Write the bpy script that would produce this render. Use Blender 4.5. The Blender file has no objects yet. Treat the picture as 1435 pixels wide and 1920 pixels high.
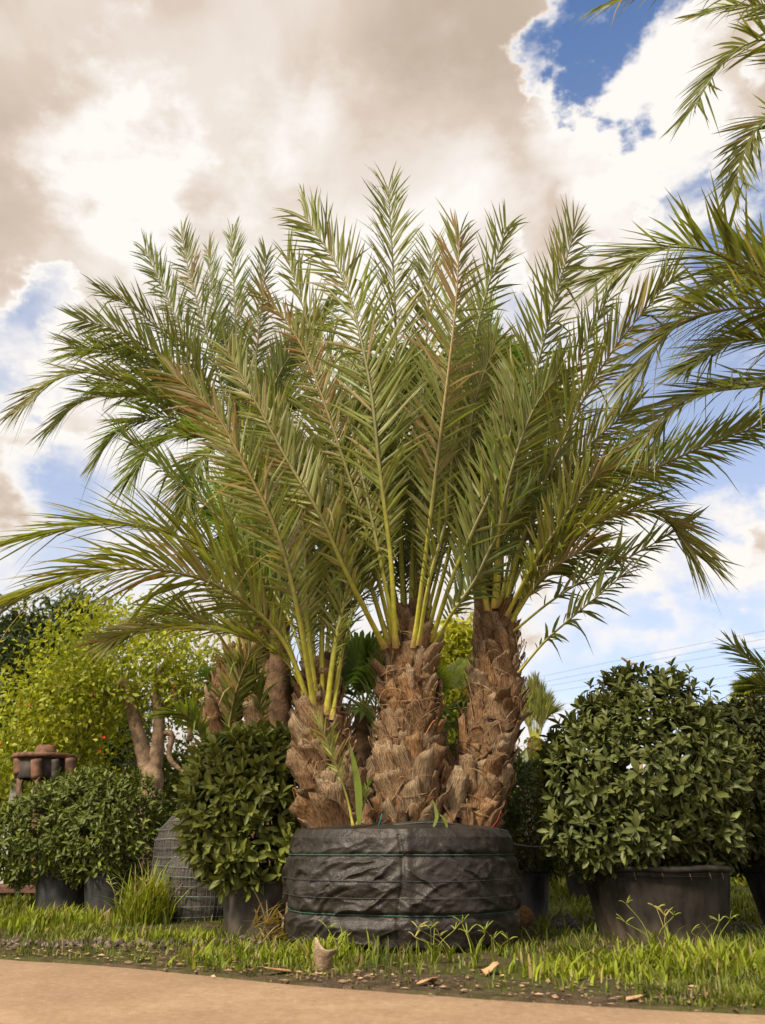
import bpy, math, random
import numpy as np
from mathutils import Vector, Matrix

# ------------------------------------------------------------------ camera, sky, sun
SC = bpy.context.scene
COL = SC.collection
FPX, PITCH, CAMH = 1555.0, math.radians(22.05), 0.65
cam_d = bpy.data.cameras.new('camera'); cam = bpy.data.objects.new('camera', cam_d); COL.objects.link(cam)
cam_d.sensor_fit = 'VERTICAL'; cam_d.sensor_height = 36.0; cam_d.lens = 36.0 * FPX / 1920.0
cam_d.clip_start = 0.05; cam_d.clip_end = 3000.0
cam_d.dof.use_dof = True; cam_d.dof.focus_distance = 6.9; cam_d.dof.aperture_fstop = 2.2
cam.location = (0, 0, CAMH); cam.rotation_euler = (math.pi / 2 + PITCH, 0, 0)
SC.camera = cam

CP, SP = math.cos(PITCH), math.sin(PITCH)
def ray(px, py):
    dx, dy = (px - 717.5) / FPX, (960 - py) / FPX
    return np.array([dx, CP - dy * SP, SP + dy * CP])
def at(px, py, Y):                       # the point of a pixel's ray at distance Y in front of the camera
    d = ray(px, py)
    return np.array([0, 0, CAMH]) + d * (Y / d[1])
def ground_at(px, py):                   # where a pixel's ray meets the ground
    d = ray(px, py)
    return np.array([0, 0, CAMH]) + d * (-CAMH / d[2])
def ppm(Y, z=1.0):                       # photo pixels in a metre, at a distance and height
    return FPX / (Y * CP + (z - CAMH) * SP)

SUN_EL, SUN_AZ = math.radians(44), math.radians(-138)   # azimuth from +Y towards +X: from the left, a little behind the camera
sd = Vector((math.sin(SUN_AZ) * math.cos(SUN_EL), math.cos(SUN_AZ) * math.cos(SUN_EL), math.sin(SUN_EL)))
sun_d = bpy.data.lights.new('sun', 'SUN'); sun_d.energy = 4.9; sun_d.angle = math.radians(12); sun_d.color = (1.0, 0.87, 0.68)
sun = bpy.data.objects.new('sun', sun_d); COL.objects.link(sun)
sun.rotation_euler = sd.to_track_quat('Z', 'Y').to_euler(); sun.location = (-6, -4, 12)

SC.view_settings.view_transform = 'Standard'; SC.view_settings.look = 'None'
SC.view_settings.exposure = 0.42; SC.view_settings.gamma = 1.0
SC.view_settings.use_curve_mapping = False
SC.cycles.max_bounces = 8; SC.cycles.transparent_max_bounces = 8; SC.cycles.use_denoising = True

class NT:                                # small helper for node trees
    def __init__(s, tree): s.t = tree; s.n = tree.nodes; s.l = tree.links
    def node(s, typ, **kw):
        n = s.n.new(typ)
        for k, v in kw.items(): setattr(n, k, v)
        return n
    def put(s, sock, v):
        if isinstance(v, bpy.types.NodeSocket): s.l.new(v, sock)
        elif v is not None: sock.default_value = v
    def m(s, op, a, b=None, c=None, clamp=False):
        n = s.node('ShaderNodeMath', operation=op, use_clamp=clamp)
        for i, v in enumerate((a, b, c)): s.put(n.inputs[i], v) if v is not None else None
        return n.outputs[0]
    def v(s, op, a, b=None, scale=None):
        n = s.node('ShaderNodeVectorMath', operation=op)
        s.put(n.inputs[0], a)
        if b is not None: s.put(n.inputs[1], b)
        if scale is not None: s.put(n.inputs['Scale'], scale)
        return n.outputs['Value'] if op in ('DOT_PRODUCT', 'LENGTH') else n.outputs[0]
    def rng(s, x, a, b, c=0.0, d=1.0, smooth=True):
        n = s.node('ShaderNodeMapRange', interpolation_type='SMOOTHSTEP' if smooth else 'LINEAR')
        s.put(n.inputs[0], x)
        for i, q in enumerate((a, b, c, d)): s.put(n.inputs[i + 1], q)
        return n.outputs[0]
    def noise(s, vec, scale, detail=4, rough=0.5, dist=0.0, lac=2.0):
        n = s.node('ShaderNodeTexNoise')
        s.put(n.inputs['Vector'], vec); n.inputs['Scale'].default_value = scale
        n.inputs['Detail'].default_value = detail; n.inputs['Roughness'].default_value = rough
        n.inputs['Distortion'].default_value = dist; n.inputs['Lacunarity'].default_value = lac
        return n.outputs['Fac']
    def mix(s, f, a, b, blend='MIX'):
        n = s.node('ShaderNodeMix', data_type='RGBA', blend_type=blend)
        s.put(n.inputs['Factor'], f)
        for k, q in ((6, a), (7, b)):
            if isinstance(q, tuple) and len(q) == 3: q = (*q, 1)
            s.put(n.inputs[k], q)
        return n.outputs[2]

# ---- world: physical sky behind a broken deck of cloud that covers the whole dome
world = bpy.data.worlds.new('World'); SC.world = world; world.use_nodes = True
world.cycles.sampling_method = 'MANUAL'; world.cycles.sample_map_resolution = 512
W = NT(world.node_tree); W.n.clear()
wout = W.node('ShaderNodeOutputWorld'); bg = W.node('ShaderNodeBackground')
bg.inputs['Strength'].default_value = 0.13
W.l.new(bg.outputs[0], wout.inputs[0])
sky = W.node('ShaderNodeTexSky', sky_type='NISHITA', sun_disc=False)
sky.sun_elevation = SUN_EL; sky.sun_rotation = SUN_AZ; sky.air_density = 1.0; sky.dust_density = 0.3; sky.ozone_density = 3.0
tc = W.node('ShaderNodeTexCoord')
dirn = W.v('NORMALIZE', tc.outputs['Generated'])
sep = W.node('ShaderNodeSeparateXYZ'); W.l.new(dirn, sep.inputs[0])
cp = W.v('ADD', W.v('MULTIPLY', dirn, (1.0, 1.0, 1.55)), (5.3, 1.9, 0.4))
big = W.noise(cp, 2.6, 2, 0.5, 0.1)
fine = W.noise(cp, 6.5, 9, 0.55, 0.25)
wn = W.node('ShaderNodeTexNoise'); W.l.new(cp, wn.inputs['Vector']); wn.inputs['Scale'].default_value = 7.0; wn.inputs['Detail'].default_value = 7; wn.inputs['Roughness'].default_value = .6
wdir = W.v('NORMALIZE', W.v('ADD', dirn, W.v('SCALE', W.v('SUBTRACT', wn.outputs['Color'], (.5, .5, .5)), scale=.30)))
dens = W.m('ADD', W.m('MULTIPLY', W.m('SUBTRACT', big, 0.5), 0.7), W.m('MULTIPLY', W.m('SUBTRACT', fine, 0.5), 1.7))
dens = W.m('ADD', dens, 0.50)
def spot(px, py, deg):
    d = ray(px, py); d = d / np.linalg.norm(d)
    return W.rng(W.v('DOT_PRODUCT', wdir, tuple(d)), math.cos(math.radians(deg)), 1.0)
# broken cloud: where the deck opens to blue, where it heaps up (directions of the sky)
GAPS = [(1105, 95, 5.6, 1.35), (1180, 125, 4.6, .9), (1330, 275, 4.5, 1.2), (1425, 440, 5.5, 1.1), (1330, 720, 9.0, .55), (1200, 680, 8.0, .3), (1400, 850, 7.0, .7),
        (985, 560, 6.0, .5), (1385, 1068, 5.0, 1.0), (1120, 1270, 9.0, .55), (1330, 1270, 8, .6), (65, 660, 4.2, .85), (60, 980, 6.0, .35), (180, 890, 5.0, .25), (640, 1190, 7.0, .4), (40, 1310, 7.0, .4)]
BANKS = [(1400, 965, 5.0, .7), (1240, 1150, 6.0, .5), (1400, 1140, 5.5, .6), (1130, 215, 5, .6), (1270, 130, 5, .9), (1290, 380, 6, .8), (1420, 240, 5, .7), (1010, 490, 3.2, .5), (40, 910, 4, .4), (60, 780, 6.0, .4), (350, 120, 26, .75), (700, 180, 24, .6), (60, 60, 18, .5)]
for x, y, r, k in GAPS: dens = W.m('SUBTRACT', dens, W.m('MULTIPLY', spot(x, y, r), k))
for x, y, r, k in BANKS: dens = W.m('ADD', dens, W.m('MULTIPLY', spot(x, y, r), k))
mask = W.rng(dens, -0.22, 0.58)
veil = W.rng(sep.outputs[2], 0.84, 0.05, 0.0, 0.66, False)
mask = W.m('ADD', mask, W.m('MULTIPLY', W.m('SUBTRACT', 1.0, mask), veil))
shape2 = W.noise(W.v('ADD', cp, (9.1, 4.3, 2.0)), 4.2, 6, 0.52, 0.3)
thick = W.rng(dens, 0.30, 0.95)
glow = W.m('ADD', W.m('MULTIPLY', spot(180, 300, 7), .6), W.m('ADD', W.m('MULTIPLY', spot(740, 480, 14), .7), W.m('MULTIPLY', spot(230, 640, 12), .55)))
for x, y, r, k in ((1180, 210, 7, .6), (1300, 400, 8, .6), (1290, 120, 6, .5), (1390, 980, 6, .5), (1250, 1130, 8, .5)): glow = W.m('ADD', glow, W.m('MULTIPLY', spot(x, y, r), k))
bright = W.m('SUBTRACT', 1.0, W.m('MULTIPLY', thick, W.rng(shape2, 0.25, 0.70, 0.25, 1.0)))
bright = W.m('ADD', bright, glow, clamp=True)
ramp = W.node('ShaderNodeValToRGB'); W.l.new(bright, ramp.inputs[0])
el = ramp.color_ramp.elements
el[0].position = 0.0; el[0].color = (.57, .46, .37, 1)
el[1].position = 1.0; el[1].color = (1.0, .955, .91, 1)
e = el.new(.5); e.color = (.74, .62, .52, 1)
cloud = W.v('SCALE', ramp.outputs[0], scale=5.8)
blue = W.mix(1.0, sky.outputs[0], (.66, .92, 1.16), 'MULTIPLY')       # clear, deep blue between the clouds
W.l.new(W.mix(mask, blue, cloud), bg.inputs['Color'])

# ------------------------------------------------------------------ helpers
RNG = np.random.default_rng(7)
WM = {}
def parent_to(o, p, mw=None):
    mw = Matrix.Identity(4) if mw is None else mw
    WM[o.name] = mw
    if p is not None:
        o.parent = p; o.matrix_parent_inverse = WM[p.name].inverted()
    o.matrix_basis = mw
def tag(o, label=None, cat=None, group=None, kind=None):
    if label: o['label'] = label
    if cat: o['category'] = cat
    if group: o['group'] = group
    if kind: o['kind'] = kind
    return o
def thing(name, label, cat, loc, group=None):
    o = bpy.data.objects.new(name, None); COL.objects.link(o); o.empty_display_size = .2
    parent_to(o, None, Matrix.Translation(Vector([float(q) for q in loc])))
    return tag(o, label, cat, group)
def mesh(name, V, F, mat, col=None, smooth=True):
    V = np.asarray(V, dtype=np.float32).reshape(-1, 3)
    me = bpy.data.meshes.new(name)
    Fs = [np.asarray(f, dtype=np.int32) for f in (F if isinstance(F, list) else [F]) if len(f)]
    nl = sum(f.size for f in Fs); nf = sum(len(f) for f in Fs)
    me.vertices.add(len(V)); me.vertices.foreach_set('co', V.ravel())
    me.loops.add(nl); me.loops.foreach_set('vertex_index', np.concatenate([f.ravel() for f in Fs]))
    tot = np.concatenate([np.full(len(f), f.shape[1], np.int32) for f in Fs])
    st = np.concatenate([[0], np.cumsum(tot)[:-1]]).astype(np.int32)
    me.polygons.add(nf); me.polygons.foreach_set('loop_start', st); me.polygons.foreach_set('loop_total', tot)
    me.polygons.foreach_set('use_smooth', np.full(nf, smooth, bool))
    if col is not None:
        a = me.color_attributes.new('Col', 'FLOAT_COLOR', 'POINT')
        c = np.ones((len(V), 4), np.float32); c[:, :3] = np.asarray(col, np.float32)
        a.data.foreach_set('color', c.ravel())
    me.update(calc_edges=True); me.validate()
    if mat is not None: me.materials.append(mat)
    return me
def obj(name, me, parent=None, mw=None):
    o = bpy.data.objects.new(name, me); COL.objects.link(o); parent_to(o, parent, mw)
    return o
class MB:                                # gathers pieces that make up ONE mesh
    def __init__(s): s.V = []; s.F = []; s.C = []; s.n = 0
    def add(s, V, F, col=(1, 1, 1)):
        V = np.asarray(V, float).reshape(-1, 3)
        for f in (F if isinstance(F, list) and isinstance(F[0], np.ndarray) else [np.asarray(F)]):
            if len(f): s.F.append(np.asarray(f, int) + s.n)
        c = np.asarray(col, float)
        s.C.append(np.broadcast_to(c, V.shape).copy() if c.ndim == 1 else c)
        s.V.append(V); s.n += len(V)
    def make(s, name, mat, smooth=True):
        by = {}
        for f in s.F: by.setdefault(f.shape[1], []).append(f)
        return mesh(name, np.concatenate(s.V), [np.concatenate(x) for x in by.values()], mat, np.concatenate(s.C), smooth)
    def build(s, name, mat, parent=None, smooth=True): return obj(name, s.make(name, mat, smooth), parent)

def unit(v): v = np.asarray(v, float); return v / (np.linalg.norm(v, axis=-1, keepdims=True) + 1e-12)
def grid_faces(nu, nv, closed=False):    # nu rows, nv columns (closed round the columns)
    j = np.arange(nv if closed else nv - 1); i = np.arange(nu - 1)
    I, J = np.meshgrid(i, j, indexing='ij'); J2 = (J + 1) % nv
    return np.stack([I * nv + J, I * nv + J2, (I + 1) * nv + J2, (I + 1) * nv + J], -1).reshape(-1, 4)
def spline(pts, n):                      # Catmull-Rom through the points, evenly spaced
    P = np.asarray(pts, float); P = np.vstack([2 * P[0] - P[1], P, 2 * P[-1] - P[-2]])
    out = []
    for i in range(1, len(P) - 2):
        t = np.linspace(0, 1, 24, endpoint=False)[:, None]
        a, b, c, d = P[i - 1], P[i], P[i + 1], P[i + 2]
        out.append(.5 * ((2 * b) + (c - a) * t + (2 * a - 5 * b + 4 * c - d) * t**2 + (-a + 3 * b - 3 * c + d) * t**3))
    out = np.vstack(out + [P[-2][None]])
    s = np.concatenate([[0], np.cumsum(np.linalg.norm(np.diff(out, axis=0), axis=1))])
    q = np.linspace(0, s[-1], n)
    return np.stack([np.interp(q, s, out[:, k]) for k in range(out.shape[1])], -1)
def frames(P):
    T = unit(np.gradient(P, axis=0)); ref = np.array([0.31, 0.17, 0.93])
    S = unit(np.cross(T, ref)); return T, S, np.cross(S, T)
def tube(P, R, k=8, cap=True, squash=1.0):
    P = np.asarray(P, float); n = len(P); R = np.broadcast_to(np.asarray(R, float), (n,))
    T, S, N = frames(P); a = np.linspace(0, 2 * np.pi, k, endpoint=False)
    V = P[:, None] + R[:, None, None] * (np.cos(a)[None, :, None] * S[:, None] + squash * np.sin(a)[None, :, None] * N[:, None])
    F = [grid_faces(n, k, True)]
    V = V.reshape(-1, 3)
    if cap:
        V = np.vstack([V, P[:1], P[-1:]]); c0, c1 = n * k, n * k + 1; j = np.arange(k)
        F.append(np.stack([np.full(k, c0), (j + 1) % k, j], -1)); F.append(np.stack([np.full(k, c1), (n - 1) * k + j, (n - 1) * k + (j + 1) % k], -1))
    return V, F
def lathe(prof, k=32, c=(0, 0, 0)):
    prof = np.asarray(prof, float); a = np.linspace(0, 2 * np.pi, k, endpoint=False)
    V = np.stack([prof[:, :1] * np.cos(a), prof[:, :1] * np.sin(a), np.repeat(prof[:, 1:2], k, 1)], -1).reshape(-1, 3) + np.asarray(c)
    return V, grid_faces(len(prof), k, True)
def box(c, s, rot=None, bev=0.0):
    c = np.asarray(c, float); h = np.asarray(s, float) / 2
    if bev <= 0:
        V = np.array([[x, y, z] for x in (-1, 1) for y in (-1, 1) for z in (-1, 1)], float) * h
        F = np.array([[0, 1, 3, 2], [4, 6, 7, 5], [0, 4, 5, 1], [2, 3, 7, 6], [0, 2, 6, 4], [1, 5, 7, 3]])
    else:                                # chamfered along the vertical and end edges
        x, y, z = h; b = min(bev, *(h * .9)); o = []
        ring = lambda X, Y: [(-X + b, -Y), (X - b, -Y), (X, -Y + b), (X, Y - b), (X - b, Y), (-X + b, Y), (-X, Y - b), (-X, -Y + b)]
        for Z, i in ((-z, b), (-z + b, 0), (z - b, 0), (z, b)): o += [(p, q, Z) for p, q in ring(x - i, y - i)]
        V = np.array(o); F = [grid_faces(4, 8, True), np.array([[7, 6, 5, 4, 3, 2, 1, 0]]), np.array([[24, 25, 26, 27, 28, 29, 30, 31]])]
    if rot is not None: V = V @ np.asarray(rot).T
    return V + c, F
def rotz(a): return np.array([[math.cos(a), -math.sin(a), 0], [math.sin(a), math.cos(a), 0], [0, 0, 1]])
def rotx(a): return np.array([[1, 0, 0], [0, math.cos(a), -math.sin(a)], [0, math.sin(a), math.cos(a)]])
def roty(a): return np.array([[math.cos(a), 0, math.sin(a)], [0, 1, 0], [-math.sin(a), 0, math.cos(a)]])
def _h(i, j, s):
    x = (i.astype(np.int64) * 374761393 + j.astype(np.int64) * 668265263 + s * 2147483647) & 0xffffffff
    x = ((x ^ (x >> 13)) * 1274126177) & 0xffffffff
    return ((x ^ (x >> 16)) & 0xffff) / 65535.0
def vnoise(x, y, s=0):
    x = np.asarray(x, float); y = np.asarray(y, float)
    i, j = np.floor(x), np.floor(y); fx, fy = x - i, y - j
    fx = fx * fx * (3 - 2 * fx); fy = fy * fy * (3 - 2 * fy)
    return (_h(i, j, s) * (1 - fx) + _h(i + 1, j, s) * fx) * (1 - fy) + (_h(i, j + 1, s) * (1 - fx) + _h(i + 1, j + 1, s) * fx) * fy
def fbm(x, y, s=0, o=4):
    r = 0; a = .5
    for k in range(o): r = r + a * vnoise(x * 2**k, y * 2**k, s + k); a *= .5
    return r / (1 - .5**o)

# ------------------------------------------------------------------ materials
def material(name):
    m = bpy.data.materials.new(name); m.use_nodes = True
    t = NT(m.node_tree); t.n.clear()
    out = t.node('ShaderNodeOutputMaterial'); p = t.node('ShaderNodeBsdfPrincipled')
    t.l.new(p.outputs[0], out.inputs[0]); p.inputs['Specular IOR Level'].default_value = .35
    return m, t, p, out
def vcol(t): return t.node('ShaderNodeVertexColor', layer_name='Col').outputs[0]
def coords(t): return t.node('ShaderNodeTexCoord').outputs['Object']
def bump(t, p, h, strength=.5, dist=.01):
    b = t.node('ShaderNodeBump'); b.inputs['Strength'].default_value = strength; b.inputs['Distance'].default_value = dist
    t.put(b.inputs['Height'], h); t.l.new(b.outputs[0], p.inputs['Normal'])
def leaf_mat(name, rough=.45, trans=.3, spec=.35, tcol=(1.0, 1.05, .35), nscale=30, nmix=.25):
    m, t, p, out = material(name)
    c = vcol(t); n = t.noise(coords(t), nscale, 3, .5)
    c = t.mix(nmix, c, t.mix(n, (.0, .0, .0), (2.0, 2.0, 2.0)), 'MULTIPLY')
    t.l.new(c, p.inputs['Base Color']); p.inputs['Roughness'].default_value = rough; p.inputs['Specular IOR Level'].default_value = spec
    tr = t.node('ShaderNodeBsdfTranslucent'); t.l.new(t.mix(1.0, c, tcol, 'MULTIPLY'), tr.inputs[0])
    ms = t.node('ShaderNodeMixShader'); ms.inputs[0].default_value = trans
    t.l.new(p.outputs[0], ms.inputs[1]); t.l.new(tr.outputs[0], ms.inputs[2]); t.l.new(ms.outputs[0], out.inputs[0])
    return m
def col_mat(name, rough=.7, spec=.3, nscale=12, lo=.6, hi=1.4, bscale=40, bstr=.4, bdist=.006, metal=0.0, stretch=None):
    m, t, p, out = material(name); v = coords(t)
    if stretch is not None:
        v = t.v('MULTIPLY', v, stretch)
    n = t.noise(v, nscale, 5, .6)
    c = t.mix(1.0, vcol(t), t.mix(t.rng(n, .3, .7), (lo,) * 3, (hi,) * 3), 'MULTIPLY')
    t.l.new(c, p.inputs['Base Color']); p.inputs['Roughness'].default_value = rough
    p.inputs['Specular IOR Level'].default_value = spec; p.inputs['Metallic'].default_value = metal
    if bstr: bump(t, p, t.noise(v, bscale, 4, .6), bstr, bdist)
    return m
M_FROND = leaf_mat('palm_leaflet', .42, .44, .45, (1.05, 1.1, .45))
M_RACHIS = col_mat('palm_stalk', .45, .4, 18, .8, 1.2, 60, .15)
M_SHRUB = leaf_mat('shrub_leaf', .48, .18, .28, (1.0, 1.1, .3), 25, .2)
M_TREE = leaf_mat('tree_leaf', .5, .4, .3, (1.15, 1.1, .25), 6, .2)
M_GRASS = leaf_mat('grass_blade', .5, .35, .3, (1.1, 1.05, .25), 5, .15)
M_BARK = col_mat('bark', .85, .2, 9, .55, 1.4, 30, .8, .02)
M_BOOT = col_mat('palm_leaf_base', .85, .15, 9, .35, 1.7, 26, 1.0, .03, 0, (2.6, 2.6, .4))
M_FIBRE = col_mat('palm_fibre', .9, .1, 30, .6, 1.4, 60, .3)
M_POT = col_mat('black_plastic', .55, .32, 8, .5, 2.3, 45, .15, .004, 0, (1, 1, .45))
M_RUST = col_mat('rusty_iron', .75, .4, 7, .45, 1.6, 50, .5, .006)
M_PAINT = col_mat('painted_metal', .5, .4, 5, .8, 1.15, 30, .1)
M_WOOD = col_mat('dry_wood', .85, .2, 14, .6, 1.35, 55, .6, .006, 0, (1, 4, 4))
M_ROPE = col_mat('twine', .6, .3, 40, .7, 1.3, 120, .4, .002)
M_WIRE = col_mat('wire', .45, .5, 20, .7, 1.3, 50, 0)

# ------------------------------------------------------------------ ground and track
EDGE_PX = [(-260, 1772), (0, 1794), (200, 1806), (420, 1829), (600, 1844), (800, 1861), (1000, 1874), (1200, 1886), (1435, 1897), (1700, 1910)]
EDGE = np.array([ground_at(x, y)[:2] for x, y in EDGE_PX])
def edge_y(x):                           # far border of the track
    x = np.asarray(x, float)
    return np.interp(x, EDGE[:, 0], EDGE[:, 1]) + .07 * (fbm(x * 3.1, x * 0 + 3.3, 5) - .5) + .03 * (fbm(x * 11, x * 0 + 1.3, 6) - .5) + .07 * (fbm(x * .9, x * 0, 8) - .5)
def verge_h(x, y):                       # the verge lies a little above the track and is uneven
    d = np.clip((y - edge_y(x)) / .35, 0, 1)
    return .004 + d * (.006 + .03 * (fbm(x * 1.3, y * 1.3, 2) - .4)) * np.clip(1.6 - y / 14, 0.15, 1)

def ground_material():
    m, t, p, out = material('soil_and_short_grass'); v = coords(t)
    n1 = t.noise(v, 1.1, 5, .6); n2 = t.noise(v, 9, 6, .65); n3 = t.noise(v, 60, 4, .6)
    soil = t.mix(t.rng(n2, .3, .7), (.040, .028, .017), (.105, .075, .048))
    soil = t.mix(t.rng(n3, .58, .75), soil, (.25, .19, .125))
    grassy = t.mix(n2, (.035, .048, .010), (.085, .10, .018))
    sp = t.node('ShaderNodeSeparateXYZ'); t.l.new(v, sp.inputs[0])
    far = t.rng(sp.outputs[1], 7.5, 11, 0, .55)
    f = t.m('ADD', t.rng(n1, .42, .62, 0, .75), far, clamp=True)
    t.l.new(t.mix(f, soil, grassy), p.inputs['Base Color']); p.inputs['Roughness'].default_value = .95
    p.inputs['Specular IOR Level'].default_value = .15
    bump(t, p, t.m('ADD', n2, t.m('MULTIPLY', n3, .5)), .9, .03)
    return m
def road_material():
    m, t, p, out = material('sandy_concrete'); v = coords(t)
    n1 = t.noise(v, .9, 5, .6, .4); n2 = t.noise(v, 6, 6, .65); n3 = t.noise(v, 90, 5, .7); n4 = t.noise(v, 260, 2, .5)
    c = t.mix(t.rng(n1, .3, .7), (.28, .185, .115), (.39, .27, .175))
    c = t.mix(t.rng(n2, .38, .68, 0, .6), c, (.27, .175, .105))
    n5 = t.noise(v, 24, 5, .7); c = t.mix(t.rng(n5, .5, .72, 0, .45), c, (.24, .16, .10)); c = t.mix(t.rng(n5, .5, .3, 0, .35), c, (.52, .39, .27))
    c = t.mix(t.rng(n3, .6, .72, 0, .45), c, (.22, .13, .075))
    c = t.mix(t.rng(n4, .62, .75, 0, .4), c, (.60, .44, .29))
    t.l.new(c, p.inputs['Base Color']); p.inputs['Roughness'].default_value = .88; p.inputs['Specular IOR Level'].default_value = .2
    bump(t, p, t.m('ADD', n3, t.m('MULTIPLY', n2, 1.2)), .55, .012)
    return m
xs = np.concatenate([np.linspace(-900, -12, 14)[:-1], np.linspace(-12, 12, 260), np.linspace(12, 900, 14)[1:]])
ts = np.concatenate([[-.045], np.linspace(-.02, 1.0, 40), np.linspace(1.0, 8, 90)[1:], np.linspace(8, 20, 40)[1:], np.geomspace(20, 1500, 16)[1:]])
X, Tt = np.meshgrid(xs, ts, indexing='ij'); Y = edge_y(X) + Tt; Z = verge_h(X, Y)
Z[:, 0] = -.05; Z[np.abs(X) > 30] = .01; Z[Y > 60] = .01
g = obj('ground', mesh('ground', np.stack([X, Y, Z], -1), grid_faces(len(xs), len(ts)), ground_material())); tag(g, kind='structure')
ts2 = np.concatenate([[-60], np.linspace(-8, -.1, 50), [.1, .3]])
xs2 = np.concatenate([[-300, -40], np.linspace(-12, 12, 200), [40, 300]])
X, Tt = np.meshgrid(xs2, ts2, indexing='ij'); Y = edge_y(X) + Tt
Z = .012 * (fbm(X * .8, Y * .8, 4) - .5) + .004 * (fbm(X * 9, Y * 9, 14) - .5) - .002
Z = np.where(Tt > .05, -.02, Z)
r = obj('track', mesh('track', np.stack([X, Y, Z], -1), grid_faces(len(xs2), len(ts2)), road_material())); tag(r, kind='structure')

# ------------------------------------------------------------------ palm fronds
GREEN = np.array([.20, .225, .038]); LIME = np.array([.20, .235, .035]); STRAW = np.array([.40, .31, .15]); RUST = np.array([.36, .20, .075]); GREY = np.array([.23, .245, .08])
def frond_parts(pts, seed, L=.55, n=62, V=20, twist=0., tw0=0., dry=0., drytip=0., tint=None, pet=.17, wid=.034, sparse=0., droop=.16, rb=.034, face=None, ang=(43, 21)):
    n = int(n * 1.5); L = L * 1.15; wid = wid * .84; rb = rb * .56; droop = droop * .6
    g = np.random.default_rng(seed)
    P = spline(pts, 60); K = len(P)
    T = unit(np.gradient(P, axis=0)); ln = np.linalg.norm(np.diff(P, axis=0), axis=1).sum()
    O = P[-1] - P[0]; O[2] = 0
    if face is not None: O = np.asarray(face, float)
    O = unit(O); S = np.cross(O, [0, 0, 1.]); S = S - (T @ S)[:, None] * T; S = unit(S); N = np.cross(S, T)
    u = np.linspace(0, 1, K); a = np.radians(tw0 + twist * u)[:, None]
    S, N = np.cos(a) * S + np.sin(a) * N, -np.sin(a) * S + np.cos(a) * N
    # stalk
    R = rb * (1 - u)**.75 + .004; R = R * np.where(u < .05, 1 + 9 * (.05 - u), 1)
    k = 6; aa = np.linspace(0, 2 * np.pi, k, endpoint=False)
    RV = P[:, None] + R[:, None, None] * (np.cos(aa)[None, :, None] * S[:, None] * 1.0 + .55 * np.sin(aa)[None, :, None] * N[:, None])
    c0 = np.array([.42, .42, .05]); c1 = np.array([.125, .125, .033]); cb = np.array([.30, .19, .075])
    rc = c0 + (c1 - c0) * np.clip(u * 2.6, 0, 1)[:, None]
    rc = rc + (cb - rc) * np.clip((.04 - u) / .04, 0, 1)[:, None]
    rc = rc + (RUST - rc) * (dry * .8 * np.clip((u - .35) * 3, 0, 1))[:, None]
    rach = (RV.reshape(-1, 3), grid_faces(K, k, True), np.repeat(rc, k, 0))
    # leaflets, both sides
    uu = np.linspace(pet, .995, n)
    uu = np.concatenate([uu, uu]) + g.normal(0, .35 / n, 2 * n); uu = np.clip(uu, pet * .8, .998)
    sd = np.concatenate([np.ones(n), -np.ones(n)])
    if sparse > 0: keep = g.random(2 * n) > sparse; uu, sd = uu[keep], sd[keep]
    m = len(uu); it = lambda A: np.stack([np.interp(uu, u, A[:, q]) for q in range(3)], -1)
    B, TT, SS, NN = it(P), unit(it(T)), unit(it(S)), unit(it(N))
    q = (uu - pet) / (1 - pet)
    prof = np.clip(.22 + 2.6 * q, 0, 1) * np.interp(q, [0, .45, .8, 1], [1, 1, .88, .70])
    Ls = L * prof * g.uniform(.86, 1.1, m)
    al = np.radians(np.interp(q, [0, .2, .6, 1], [ang[0] + 6, ang[0], .5 * (ang[0] + ang[1]) + 4, ang[1]]) + g.normal(0, 7, m))
    ve = np.radians(V * np.interp(q, [0, .4, 1], [1.4, 1, .5]) + g.normal(0, 15, m) * np.interp(q, [0, 1], [1.5, .6]))
    D = TT * np.cos(al)[:, None] + np.sin(al)[:, None] * (sd[:, None] * SS * np.cos(ve)[:, None] + NN * np.sin(ve)[:, None])
    D = unit(D); NL = unit(NN - (NN * D).sum(1)[:, None] * D); WD = np.cross(D, NL)
    ro = np.radians(g.normal(22, 22, m) * sd)[:, None]; WD, NL = np.cos(ro) * WD + np.sin(ro) * NL, -np.sin(ro) * WD + np.cos(ro) * NL
    ss = np.array([0, .12, .4, .72, 1.0]); ws = np.array([.35, .8, 1.0, .66, .03]); ks = len(ss)
    dr = droop * g.uniform(.3, 1.9, m)
    brk = g.random(m) < .05; dr = np.where(brk, g.uniform(.5, 1.3, m), dr)           # a few snapped leaflets hang
    bend = g.normal(0, .05, (m, 1))
    C = B[:, None] + D[:, None] * (Ls[:, None] * ss)[..., None] - np.array([0, 0, 1.]) * (Ls * dr)[:, None, None] * (ss**2.2)[None, :, None] + WD[:, None] * (Ls[:, None] * bend * ss**2)[..., None]
    h = (wid * .5 * g.uniform(.8, 1.15, m) * np.interp(q, [0, .12, 1], [.35, 1, .75]))[:, None] * ws
    fold = .45
    Lv = C + WD[:, None] * h[..., None] + NL[:, None] * (h * fold)[..., None]; Rv = C - WD[:, None] * h[..., None] + NL[:, None] * (h * fold)[..., None]
    VV = np.stack([Lv, C, Rv], 2).reshape(-1, 3)
    base = np.arange(m)[:, None, None] * (ks * 3); i = np.arange(ks - 1)[None, :, None] * 3; j = np.arange(2)[None, None, :]
    f = (base + i + j); F = np.stack([f, f + 1, f + 4, f + 3], -1).reshape(-1, 4)
    tint = GREEN if tint is None else np.asarray(tint) * np.array([1.35, 1.68, 1.05])
    c = tint * g.uniform(.72, 1.3, (m, 1)) * (1 + g.normal(0, .07, (m, 3)))
    c = c + (GREY - c) * (g.random((m, 1)) * .4)
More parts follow.
